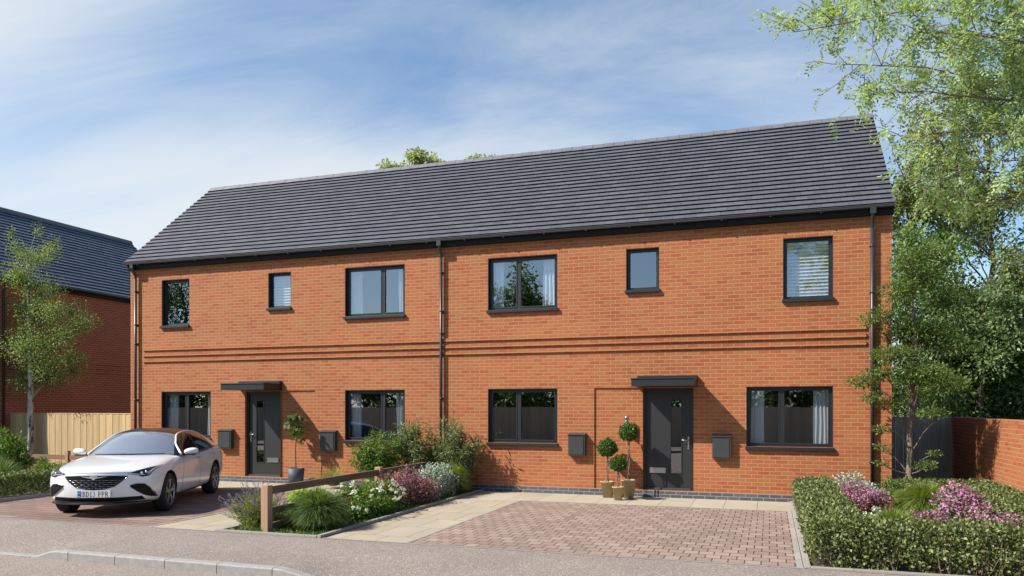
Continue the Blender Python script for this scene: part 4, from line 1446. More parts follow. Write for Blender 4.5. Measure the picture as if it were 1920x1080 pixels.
# ---------------------------------------------------------------- trees beyond the wall
def bg_tree(name, label, px, py, Y, r, rz, mat, L, n, seed, k=26, size=.36, twigs=1, trunk=.12, bark='dbark', inner=.3):
    rng = np.random.default_rng(seed)
    c = at(px, py, Y)
    cl = make_clumps(rng, (c.x, c.y, c.z), (r, r, rz), k, size, inner)
    top = (c.x + .1, c.y, c.z + rz * .55)
    return tree(name, label, (c.x, c.y, -.1), trunk, top, cl, mat, M[bark], L, L * .55, n, seed + 500, 'trees beyond the garden wall', twigs=twigs, power=.62)
bg_tree('tall_tree', 'tall open crowned olive green tree with dark limbs above the right trees', 1845, 350, 15, 3.7, 4.2, G['olive'], .14, 17000, 201, 40, .25, 4, .15)
bg_tree('broadleaf_tree', 'grey olive tree just right of the roof corner behind the maple', 1712, 420, 12, 1.5, 1.9, G['olive'], .13, 6000, 202, 18, .34, 3, .16)
bg_tree('broadleaf_tree', 'dense mid green tree directly behind the slender maple crown', 1742, 560, 10.5, 1.9, 2.4, G['mid'], .12, 12000, 203, 26, .36)
bg_tree('broadleaf_tree', 'pale grey green rounded tree in the middle of the right group', 1835, 620, 9.4, 1.8, 2.1, G['grey'], .11, 12000, 204, 26, .36)
bg_tree('broadleaf_tree', 'dark green tree at the right edge above the garden wall', 1925, 690, 10.5, 1.9, 2.4, G['mid'], .12, 12000, 205, 26, .36)
bg_tree('broadleaf_tree', 'dark green bushy tree standing over the grey gate', 1765, 720, 10.2, 1.8, 1.9, G['dark'], .12, 12000, 206, 22, .38)
bg_tree('broadleaf_tree', 'dark low tree between gate and right edge, over the brick wall', 1845, 735, 11.2, 1.9, 1.9, G['mid'], .12, 12000, 207, 22, .38)
bg_tree('broadleaf_tree', 'light olive tree at the right edge under the tall open tree', 1930, 480, 10, 1.4, 2.2, G['olive'], .12, 5000, 208, 18, .3, 3, .16)
bg_tree('broadleaf_tree', 'deep shaded tree far behind the gate, low in the gap', 1790, 690, 15, 3.0, 3.0, G['dark'], .14, 11000, 209, 26, .36)
bg_tree('broadleaf_tree', 'deep shaded tree far behind at the right edge, low in the gap', 1915, 640, 15, 2.8, 3.0, G['mid'], .14, 11000, 210, 24, .36)

def far_tree(label, x, z, r, n, seed, y=20):
    rng = np.random.default_rng(seed)
    cl = make_clumps(rng, (x, y, z), (r, r, r * .9), 26, .24, .5)
    tree('far_tree', label, (x, y, 0), .25, (x, y, z + r * .3), cl, G['pale'], M['dbark'], .15, .09, n, seed + 1, 'trees behind the roof', twigs=4, power=.6)
far_tree('larger pale green treetop showing over the roof ridge', -17.45, 13.9, 1.75, 5200, 221)
far_tree('smaller thin treetop over the ridge right of the larger one', -13.45, 13.75, 1.15, 1700, 222)

# trees across the road, mirrored in the panes
def road_tree(label, x, y, z, r, rz, n, seed, mat):
    rng = np.random.default_rng(seed)
    cl = make_clumps(rng, (x, y, z), (r, r, rz), 26, .32, .3)
    tree('roadside_tree', label, (x, y, -.1), .22, (x, y, z + rz * .4), cl, mat, M['dbark'], .22, .13, n, seed + 1, 'trees across the road', twigs=1)
road_tree('tall tree across the road mirrored in the upper double window', -16.8, -34, 7.4, 3.0, 4.6, 8000, 231, G['mid'])
ORD = ['first', 'second', 'third', 'fourth', 'fifth', 'sixth', 'seventh', 'eighth', 'ninth', 'tenth', 'eleventh', 'twelfth', 'thirteenth', 'fourteenth', 'fifteenth', 'sixteenth', 'seventeenth', 'eighteenth', 'nineteenth']
road_tree('tall mid green tree standing far left across the road', -33, -27, 5.2, 3.4, 4.4, 5000, 237, G['mid'])
road_tree('taller dark tree at the far left end across the road', -40, -28, 8.3, 4.0, 5.2, 8000, 238, G['dark'])
for k in range(19):
    road_tree('bushy tree behind the far board fence, %s from the left' % ORD[k], -46 + 3.2 * k, -28.5 - 1.2 * (k % 2), 2.9 + .3 * (k % 3), 2.6, 2.9, 5200, 240 + 2 * k, G[('dark', 'mid', 'dark')[k % 3]])

# ---------------------------------------------------------------- the overhanging ash at the upper right
rng = np.random.default_rng(301)
ash = thing('ash_tree', 'overhanging feathery light green ash branches reaching in from the upper right', 'tree', (4.95, -5.6, 0))
mb = MB()
trunk = np.array(limb(mb, rng, (4.95, -5.6, -.1), (4.6, -5.9, 7.6), .17, .07, 14, 0, .012, 9))
SP, SD = [], []
limbs = [  # start height, end pixel, end depth, sprays
    (4.6, (1490, 60), -6.4, 95), (5.2, (1560, 20), -5.6, 85), (5.0, (1640, 5), -7.0, 85), (4.2, (1560, 120), -5.9, 70), (4.0, (1640, 175), -6.6, 85), (3.8, (1690, 260), -6.1, 45), (4.6, (1720, 60), -6.6, 120),
    (4.2, (1740, 150), -5.2, 115), (3.6, (1745, 250), -6.8, 55), (5.0, (1810, -40), -6.2, 110), (4.4, (1830, 60), -7.0, 110), (4.0, (1850, 140), -5.4, 110), (3.6, (1840, 230), -6.2, 95), (3.3, (1800, 315), -5.8, 50),
    (3.2, (1760, 370), -6.4, 40), (3.4, (1880, 300), -6.6, 60), (5.4, (1700, -60), -6.0, 70), (3.0, (1860, 370), -5.9, 50), (3.9, (1915, 180), -6.3, 85), (3.1, (1700, 345), -6.5, 16)]
for (h0, (px, py), Y, ns) in limbs:
    i = int(np.argmin(abs(trunk[:, 2] - h0)))
    e = np.array(at(px, py, Y))
    bp = np.array(limb(mb, rng, trunk[i], e, .024, .004, 12, .10, .03, 6))
    L = np.linalg.norm(e - trunk[i])
    for _ in range(int(ns / 2.6)):
        u = min(1, rng.uniform(.28, 1.08)) ** .8 * (len(bp) - 1.01)
        j = int(u)
        s0 = bp[j] + (bp[j + 1] - bp[j]) * (u - j)
        dirn = unit((bp[-1] - bp[0])[None])[0] * .5 + rng.normal(size=3) * .55
        dirn[2] -= .25
        s1 = s0 + unit(dirn[None])[0] * rng.uniform(.18, .62)
        tw = np.array(limb(mb, rng, s0, s1, .006, .002, 5, .05, .05, 4))
        for _ in range(7):
            v = rng.uniform(.15, 1.0) * 4.99
            q = int(v)
            SP.append(tw[q] + (tw[q + 1] - tw[q]) * (v - q))
            dd = unit((s1 - s0)[None])[0] * .6 + rng.normal(size=3) * .6
            dd[2] -= .35
            SD.append(dd)
mb.build('trunk', M['bark'], ash, bevel=-1)
SP, SD = np.array(SP), unit(np.array(SD))
n = len(SP)
up = unit(rng.normal(size=(n, 3)) * .45 + np.array([0, 0, 1.0]))
side = unit(np.cross(SD, up))
up = np.cross(side, SD)
len_ = rng.uniform(.12, .20, (n, 1))
PP, DD, NN = [], [], []
for k in range(9):      # leaflets in pairs along the rachis, one at the tip
    if k == 8: u, d = 1.0, SD
    else:
        u = .25 + .22 * (k // 2)
        d = side * (1 if k % 2 else -1) * .85 + SD * .55
    p = SP + SD * len_ * u - np.array([0, 0, 1]) * len_ * .25 * u * u
    PP.append(p); DD.append(d + rng.normal(size=(n, 3)) * .12); NN.append(up + rng.normal(size=(n, 3)) * .2)
P, D, N_ = np.concatenate(PP), np.concatenate(DD), np.concatenate(NN)
leaves('crown', P, D, N_, rng.uniform(.042, .062, len(P)), rng.uniform(.02, .027, len(P)), G['ash'], ash)
# ================================================================== the parked car (local axes: x forward, y to its left, z up)
M['paint'] = pm('pearl_white_paint', lin(238, 240, 243), .32, var=.01, scale=1, coat=1.0)
M['cglass'] = pm('dark_car_glass', (.30, .33, .38), .03, .45, var=.0, scale=1)
M['cside'] = pm('dark_privacy_glass', (.012, .013, .015), .03, var=.0, scale=1)
M['cblack'] = pm('gloss_black_trim', (.010, .010, .011), .28, var=.0, scale=1, coat=.15)
M['cmatt'] = pm('matt_black_plastic', (.018, .018, .018), .6, var=.05, scale=8)
M['chrome'] = pm('bright_chrome', lin(215, 215, 218), .15, 1.0, var=.02, scale=5)
M['rim'] = pm('dark_alloy', lin(165, 166, 170), .3, .85, var=.05, scale=6)
M['rubber'] = pm('tyre_rubber', (.018, .018, .019), .85, var=.15, scale=20)
M['platew'] = pm('plate_white', lin(240, 240, 238), .35, var=.01)
M['plateb'] = pm('plate_blue', lin(36, 84, 190), .4, var=.02)
M['ink'] = pm('plate_black', (.015, .015, .016), .5, var=.0)
M['lens'] = pm('lamp_lens', lin(210, 214, 220), .1, .3, var=.02)

car = thing('parked_car', 'pearl white saloon car with black roof parked on the left block paved drive', 'car', (-11.66, -3.95, .004), math.atan2(-.9095, .4156))

def ev_mesh(o):
    dg = bpy.context.evaluated_depsgraph_get()
    dg.update()
    me = bpy.data.meshes.new_from_object(o.evaluated_get(dg), preserve_all_data_layers=True, depsgraph=dg)
    return me

ST = [  # x, sweep, ring of (y, z) from bottom centre to top centre
 (2.385, .36, [(0, .30), (.64, .30), (.77, .36), (.80, .52), (.785, .68), (.70, .748), (.38, .768), (0, .775)]),
 (2.325, .36, [(0, .225), (.72, .225), (.85, .30), (.885, .50), (.878, .705), (.79, .800), (.42, .818), (0, .825)]),
 (2.02, .30, [(0, .20), (.80, .20), (.90, .28), (.925, .50), (.918, .72), (.80, .850), (.44, .872), (0, .878)]),
 (1.415, .10, [(0, .19), (.80, .19), (.905, .27), (.934, .52), (.930, .79), (.83, .922), (.48, .942), (0, .948)]),
 (.95, .04, [(0, .19), (.80, .19), (.90, .26), (.926, .50), (.928, .80), (.845, .962), (.50, .985), (0, .99)]),
 (.40, 0, [(0, .19), (.80, .19), (.89, .26), (.915, .48), (.928, .80), (.868, .968), (.50, .985), (0, .985)]),
 (-.50, 0, [(0, .19), (.80, .19), (.89, .26), (.915, .48), (.930, .82), (.868, .985), (.50, .995), (0, .995)]),
 (-1.415, 0, [(0, .20), (.80, .20), (.905, .28), (.935, .52), (.944, .85), (.868, 1.015), (.50, 1.03), (0, 1.03)]),
 (-1.95, .05, [(0, .22), (.80, .22), (.895, .30), (.925, .52), (.925, .88), (.835, 1.045), (.45, 1.07), (0, 1.075)]),
 (-2.34, .14, [(0, .27), (.74, .27), (.86, .34), (.895, .54), (.875, .88), (.77, 1.04), (.42, 1.065), (0, 1.07)]),
 (-2.47, .18, [(0, .36), (.66, .36), (.79, .42), (.83, .58), (.80, .85), (.68, .98), (.36, 1.0), (0, 1.005)])]

def body_cage():
    V, idx, F = [], {}, []
    for i, (x, s, ring) in enumerate(ST):
        for sd in (1, -1):
            for j, (y, z) in enumerate(ring):
                if sd == -1 and j in (0, 7):
                    idx[i, sd, j] = idx[i, 1, j]
                    continue
                idx[i, sd, j] = len(V)
                xx = x - (s if x > 0 else -s) * (y / .9) ** 2
                V.append((xx, sd * y, z))
    for sd in (1, -1):
        for i in range(len(ST) - 1):
            for j in range(7):
                q = [idx[i, sd, j], idx[i, sd, j + 1], idx[i + 1, sd, j + 1], idx[i + 1, sd, j]]
                F.append(q if sd == 1 else q[::-1])
        for i in (0, len(ST) - 1):
            for a, b, c, d in ((0, 1, 6, 7), (1, 2, 5, 6), (2, 3, 4, 5)):
                q = [idx[i, sd, a], idx[i, sd, b], idx[i, sd, c], idx[i, sd, d]]
                F.append(q)
    me = bpy.data.meshes.new('cage')
    me.from_pydata(V, [], F)
    bm = bmesh.new()
    bm.from_mesh(me)
    bmesh.ops.recalc_face_normals(bm, faces=bm.faces)
    bm.to_mesh(me)
    bm.free()
    return me

tmp = bpy.data.objects.new('tmp_body', body_cage())
COL.objects.link(tmp)
tmp.data.materials.append(M['paint'])
ss = tmp.modifiers.new('s', 'SUBSURF'); ss.levels = 3; ss.render_levels = 3
WX, WR = 1.415, .338
cm = MB()
for x in (WX, -WX):
    for sd in (1, -1):
        cm.lathe([(0, sd * .52), (.386, sd * .52), (.386, sd * 1.2), (0, sd * 1.2)], 40, 0, (x, 0, .345), axis='y')
cut = cm.build('tmp_cut', M['cmatt'])
bo = tmp.modifiers.new('b', 'BOOLEAN'); bo.operation = 'DIFFERENCE'; bo.object = cut; bo.solver = 'EXACT'; bo.material_mode = 'TRANSFER'
me = ev_mesh(tmp)
full = tmp.modifiers.remove(bo)
solid = ev_mesh(tmp)           # without the arches, for projecting trim onto
bvh = BVHTree.FromPolygons([v.co.copy() for v in solid.vertices], [tuple(p.vertices) for p in solid.polygons])
bpy.data.objects.remove(tmp); bpy.data.objects.remove(cut)
me.polygons.foreach_set('use_smooth', [True] * len(me.polygons))
me.set_sharp_from_angle(angle=R(40))
body = bpy.data.objects.new('body', me)
COL.objects.link(body)
body.parent = car

# greenhouse: columns belt, mid, cantrail, roof, centre
GH = [
 [(.57, .862, .962), (.61, .845, .966), (.67, .81, .972), (.92, .43, .985), (1.0, 0, .992)],
 [(.40, .865, .964), (.41, .80, 1.06), (.42, .705, 1.155), (.60, .37, 1.205), (.66, 0, 1.215)],
 [(.04, .868, .966), (.04, .755, 1.18), (.04, .60, 1.350), (.17, .32, 1.402), (.20, 0, 1.412)],
 [(-.45, .868, .978), (-.45, .745, 1.22), (-.45, .580, 1.402), (-.42, .30, 1.446), (-.42, 0, 1.454)],
 [(-1.0, .866, .995), (-1.0, .740, 1.22), (-1.0, .575, 1.388), (-1.0, .30, 1.430), (-1.0, 0, 1.437)],
 [(-1.45, .860, 1.012), (-1.45, .740, 1.17), (-1.45, .585, 1.305), (-1.47, .30, 1.352), (-1.48, 0, 1.36)],
 [(-1.86, .82, 1.035), (-1.88, .735, 1.09), (-1.90, .615, 1.155), (-1.92, .32, 1.20), (-1.93, 0, 1.207)],
 [(-2.20, .76, 1.045), (-2.22, .715, 1.05), (-2.24, .63, 1.06), (-2.27, .35, 1.072), (-2.28, 0, 1.078)]]
def gh_cage():
    V, F, MI, idx = [], [], [], {}
    for i, row in enumerate(GH):
        for sd in (1, -1):
            for j, (x, y, z) in enumerate(row):
                if sd == -1 and j == 4: idx[i, sd, j] = idx[i, 1, j]; continue
                idx[i, sd, j] = len(V)
                V.append((x, sd * y, z))
    for i in range(len(GH) - 1):
        for sd in (1, -1):
            for j in range(4):
                q = [idx[i, sd, j], idx[i, sd, j + 1], idx[i + 1, sd, j + 1], idx[i + 1, sd, j]]
                F.append(q[::-1] if sd == 1 else q)
                if j < 2: r = 3 if i >= 5 else (1 if sd == 1 else 2)      # 3 = painted rear pillar
                else: r = 0 if i < 2 else (4 if i < 5 else 5)
                MI.append(r)
    me = bpy.data.meshes.new('gcage')
    me.from_pydata(V, [], F)
    me.polygons.foreach_set('material_index', MI)
    return me
tmp = bpy.data.objects.new('tmp_gh', gh_cage())
COL.objects.link(tmp)
for _ in range(6): tmp.data.materials.append(None)
ss = tmp.modifiers.new('s', 'SUBSURF'); ss.levels = 3; ss.render_levels = 3
gm = ev_mesh(tmp)
bpy.data.objects.remove(tmp)
gbvh = BVHTree.FromPolygons([v.co.copy() for v in gm.vertices], [tuple(p.vertices) for p in gm.polygons])
for r, (nm, mt) in enumerate((('windscreen', 'cglass'), ('side_window', 'cside'), ('side_window', 'cside'), ('rear_pillar', 'paint'), ('roof', 'cblack'), ('rear_window', 'cglass'))):
    fs = [p for p in gm.polygons if p.material_index == r]
    vm, vs_, ff_ = {}, [], []
    for p in fs:
        q = []
        for vi in p.vertices:
            if vi not in vm: vm[vi] = len(vs_); vs_.append(tuple(gm.vertices[vi].co))
            q.append(vm[vi])
        ff_.append(q)
    m2 = bpy.data.meshes.new(nm)
    m2.from_pydata(vs_, [], ff_)
    m2.polygons.foreach_set('use_smooth', [True] * len(ff_))
    link(nm, m2, car, [M[mt]])

def hit(tree_, o, d):
    h = tree_.ray_cast(Vector(o), Vector(d))
    return (h[0], h[1]) if h[0] is not None else (None, None)
def proj_front(a, z, off):
    p, n = hit(bvh, (5, a, z), (-1, 0, 0))
    if p is None: return Vector((2.0, a, z))
    if n.x < 0: n = -n
    return p + n * off
def proj_side(sd, tree_=None):
    def f(a, z, off):
        p, n = hit(tree_ or bvh, (a, sd * 5, z), (0, -sd, 0))
        if p is None: return Vector((a, sd * .9, z))
        if n.y * sd < 0: n = -n
        return p + n * off
    return f
def lerp_poly(pts, n):
    pts = [Vector(p) for p in pts]
    ds = [0]
    for a, b in zip(pts[:-1], pts[1:]): ds.append(ds[-1] + (b - a).length)
    out = []
    for k in range(n + 1):
        d = ds[-1] * k / n
        i = max(j for j in range(len(ds)) if ds[j] <= d + 1e-9)
        i = min(i, len(pts) - 2)
        out.append(pts[i].lerp(pts[i + 1], (d - ds[i]) / max(1e-9, ds[i + 1] - ds[i])))
    return out
def patch(mb, top, bot, pf, off=.004, nu=24, nv=6, mi=0):
    """panel between two outline curves, laid on the bodywork"""
    A, B = lerp_poly([(a, z, 0) for a, z in top], nu), lerp_poly([(a, z, 0) for a, z in bot], nu)
    g = [[pf(A[i].lerp(B[i], j / nv).x, A[i].lerp(B[i], j / nv).y, off) for j in range(nv + 1)] for i in range(nu + 1)]
    for i in range(nu):
        for j in range(nv): mb.face([g[i][j], g[i + 1][j], g[i + 1][j + 1], g[i][j + 1]], mi, None, True)
def line(mb, pts, pf, r=.006, off=.004, n=30, sides=6, mi=0):
    q = lerp_poly([(a, z, 0) for a, z in pts], n)
    mb.tube([pf(p.x, p.y, off) for p in q], r, sides, mi)

# grille
gt_ = [(-.50, .700), (-.25, .712), (0, .714), (.25, .712), (.50, .700)]
gb_ = [(-.50, .690), (-.42, .60), (-.32, .525), (-.17, .478), (0, .468), (.17, .478), (.32, .525), (.42, .60), (.50, .690)]
M['cgrille'] = pm('grille_black', (.006, .006, .006), .55, var=.0, spec=.2)
mb = MB(); patch(mb, gt_, gb_, proj_front, .004, 40, 8)
gr_ = mb.build('grille', M['cgrille'], car, True, bevel=-1)
mb = MB()
for k, z in enumerate((.632, .598, .564, .530, .498)):
    hw = np.interp(z, [.468, .478, .525, .60, .69], [0.03, .17, .32, .42, .50]) - .03
    y = -hw
    sh = .06 if k % 2 else 0
    cells = np.arange(-.6 + sh, .6, .12)
    for c in cells:
        a, b = max(c + .012, -hw), min(c + .108, hw)
        if b - a > .03: line(mb, [(a, z), (b, z)], proj_front, .0026, .006, 4, 5)
mb.build('grille_bars', M['chrome'], gr_, True, bevel=-1)
mb = MB()
line(mb, gb_, proj_front, .007, .004, 40)
mb.build('grille_surround', M['chrome'], gr_, True, bevel=-1)
mb = MB()   # winged badge
patch(mb, [(-.20, .702), (-.05, .690), (0, .694), (.05, .690), (.20, .702)], [(-.20, .697), (-.05, .668), (0, .648), (.05, .668), (.20, .697)], proj_front, .011, 20, 3)
patch(mb, [(-.062, .704), (0, .712), (.062, .704)], [(-.062, .690), (0, .638), (.062, .690)], proj_front, .018, 10, 4)
mb.build('emblem', M['lens'], gr_, True, bevel=-1)
for sd in (1, -1):
    S = lambda pts: [(sd * a, z) for a, z in pts]
    mb = MB()
    patch(mb, S([(.50, .738), (.62, .782), (.74, .818), (.84, .838)]), S([(.50, .730), (.64, .706), (.70, .672), (.80, .690)]), proj_front, .005, 20, 5)
    hl = mb.build('headlight', M['cblack'], car, True, bevel=-1)
    mb = MB()
    line(mb, S([(.52, .735), (.66, .718), (.735, .708)]), proj_front, .006, .010, 10)
    line(mb, S([(.835, .828), (.80, .760), (.785, .705)]), proj_front, .007, .010, 10)
    line(mb, S([(.815, .822), (.782, .755), (.765, .712)]), proj_front, .004, .010, 10)
    mb.build('light_strip', M['lens'], hl, True, bevel=-1)
    for a, z in ((.69, .738), (.745, .748)):
        mb = MB()
        p = proj_front(sd * a, z, .006)
        mb.lathe([(0, .012), (.016, .008), (.022, 0)], 14, 0, p, axis='x')
        mb.build('lens', M['lens'], hl, True, bevel=-1)
    mb = MB()
    patch(mb, S([(.53, .545), (.64, .572), (.74, .562), (.81, .490), (.855, .40)]), S([(.545, .495), (.63, .430), (.72, .370), (.80, .335), (.86, .322)]), proj_front, .004, 20, 6)
    fg = mb.build('side_intake', M['cgrille'], car, True, bevel=-1)
    mb = MB()
    line(mb, S([(.53, .545), (.64, .573), (.74, .563), (.81, .490), (.86, .33)]), proj_front, .007, .005, 24)
    line(mb, S([(.535, .51), (.63, .430), (.72, .370)]), proj_front, .006, .005, 20)
    mb.build('intake_trim', M['chrome'], fg, True, bevel=-1)
mb = MB()
patch(mb, [(-.70, .352), (-.3, .340), (.3, .340), (.70, .352)], [(-.74, .285), (-.3, .272), (.3, .272), (.74, .285)], proj_front, .004, 40, 4)
mb.build('lower_intake', M['cgrille'], car, True, bevel=-1)
mb = MB()   # splitter
fr = [(2.375 - .42 * (y / .9) ** 2 + .0, y) for y in np.linspace(-.80, .80, 41)]
for (x0, y0), (x1, y1) in zip(fr[:-1], fr[1:]):
    zt = .245
    P = lambda x, y: [(x - .03, y, zt + .022), (x + .012, y, zt + .004), (x + .012, y, zt - .016), (x - .35, y * .97, zt - .022)]
    p0, p1 = P(x0, y0), P(x1, y1)
    for m_ in range(3): mb.face([p0[m_], p1[m_], p1[m_ + 1], p0[m_ + 1]], 0, None, False)
mb.build('splitter', M['cblack'], car, True, bevel=-1)
mb = MB()
line(mb, [(-.60, .752), (-.3, .758), (0, .760), (.3, .758), (.60, .752)], proj_front, .0035, .0, 40, 4)
mb.build('bonnet_gap', M['cmatt'], car, True, bevel=-1)

# number plate
pl_x = max(proj_front(y_, z_, 0).x for y_ in (-.2, 0, .2) for z_ in (.37, .42, .45)) + .014
mb = MB()
mb.box(pl_x - .02, pl_x, -.262, .262, .352, .464)
plate = mb.build('number_plate', M['platew'], car, True, bevel=.003)
mb = MB()
mb.box(pl_x + .0005, pl_x + .0016, -.260, -.205, .354, .462)
mb.build('blue_band', M['plateb'], plate, True)
mb = MB()
for k in range(12):
    a = k * math.pi / 6
    mb.box(pl_x + .0018, pl_x + .0024, -.2325 + .016 * math.cos(a) - .003, -.2325 + .016 * math.cos(a) + .003, .428 + .016 * math.sin(a) - .003, .428 + .016 * math.sin(a) + .003)
mb.box(pl_x + .0018, pl_x + .0024, -.248, -.217, .366, .376)
mb.build('band_marks', M['platew'], plate, True)
def arc(cx, cy, rx, ry, a0, a1, n=10): return [(cx + rx * math.cos(R(a0 + (a1 - a0) * k / n)), cy + ry * math.sin(R(a0 + (a1 - a0) * k / n))) for k in range(n + 1)]
TK, TN = .21, .12
GLY = {
 'B': [([(.2, 0), (.2, 1)], TK), ([(.02, .02), (.45, .02)], TN), ([(.02, .98), (.42, .98)], TN), ([(.2, .53), (.45, .53)], TN), (arc(.42, .755, .26, .225, 90, -90), .13), (arc(.45, .275, .30, .255, 90, -90), .13)],
 'D': [([(.2, 0), (.2, 1)], TK), ([(.02, .02), (.4, .02)], TN), ([(.02, .98), (.4, .98)], TN), (arc(.4, .5, .38, .48, 90, -90, 14), .13)],
 '1': [([(.4, 0), (.4, 1)], TK), ([(.15, .02), (.65, .02)], TN), ([(.4, .97), (.2, .80)], TN)],
 '3': [(arc(.36, .745, .27, .235, 150, -90, 12), .12), (arc(.36, .265, .31, .25, 90, -150, 12), .12)],
 'P': [([(.2, 0), (.2, 1)], TK), ([(.02, .02), (.4, .02)], TN), ([(.02, .98), (.42, .98)], TN), ([(.2, .46), (.42, .46)], TN), (arc(.42, .72, .30, .26, 90, -90), .13)],
 'R': [([(.2, 0), (.2, 1)], TK), ([(.02, .02), (.38, .02)], TN), ([(.02, .98), (.42, .98)], TN), ([(.2, .5), (.42, .5)], TN), (arc(.42, .74, .28, .24, 90, -90), .13), ([(.42, .5), (.76, .02)], .14), ([(.66, .02), (.88, .02)], TN)]}
def ribbon(mb, pts, w, f):
    n = len(pts)
    L = []
    for i, p in enumerate(pts):
        a, b = pts[max(0, i - 1)], pts[min(n - 1, i + 1)]
        dx, dy = b[0] - a[0], b[1] - a[1]
        d = math.hypot(dx, dy)
        nx, ny = -dy / d * w / 2, dx / d * w / 2
        L.append(((p[0] + nx, p[1] + ny), (p[0] - nx, p[1] - ny)))
    for (a, b), (c, d) in zip(L[:-1], L[1:]): mb.face([f(*a), f(*b), f(*d), f(*c)])
cx = -.185
for ch in 'BD13 PPR':
    if ch == ' ':
        cx += .034
        continue
    mb = MB()
    lw, lh = .056, .078
    for k, (pts, w) in enumerate(GLY[ch]):
        ribbon(mb, pts, w, lambda u, v, k=k: Vector((pl_x + .0006 + .00015 * k, cx + u * lw, .369 + v * lh)))
    mb.build('letter', M['ink'], plate, True, bevel=-1)
    cx += {'1': .048, 'D': .058, '3': .052}.get(ch, .0565)

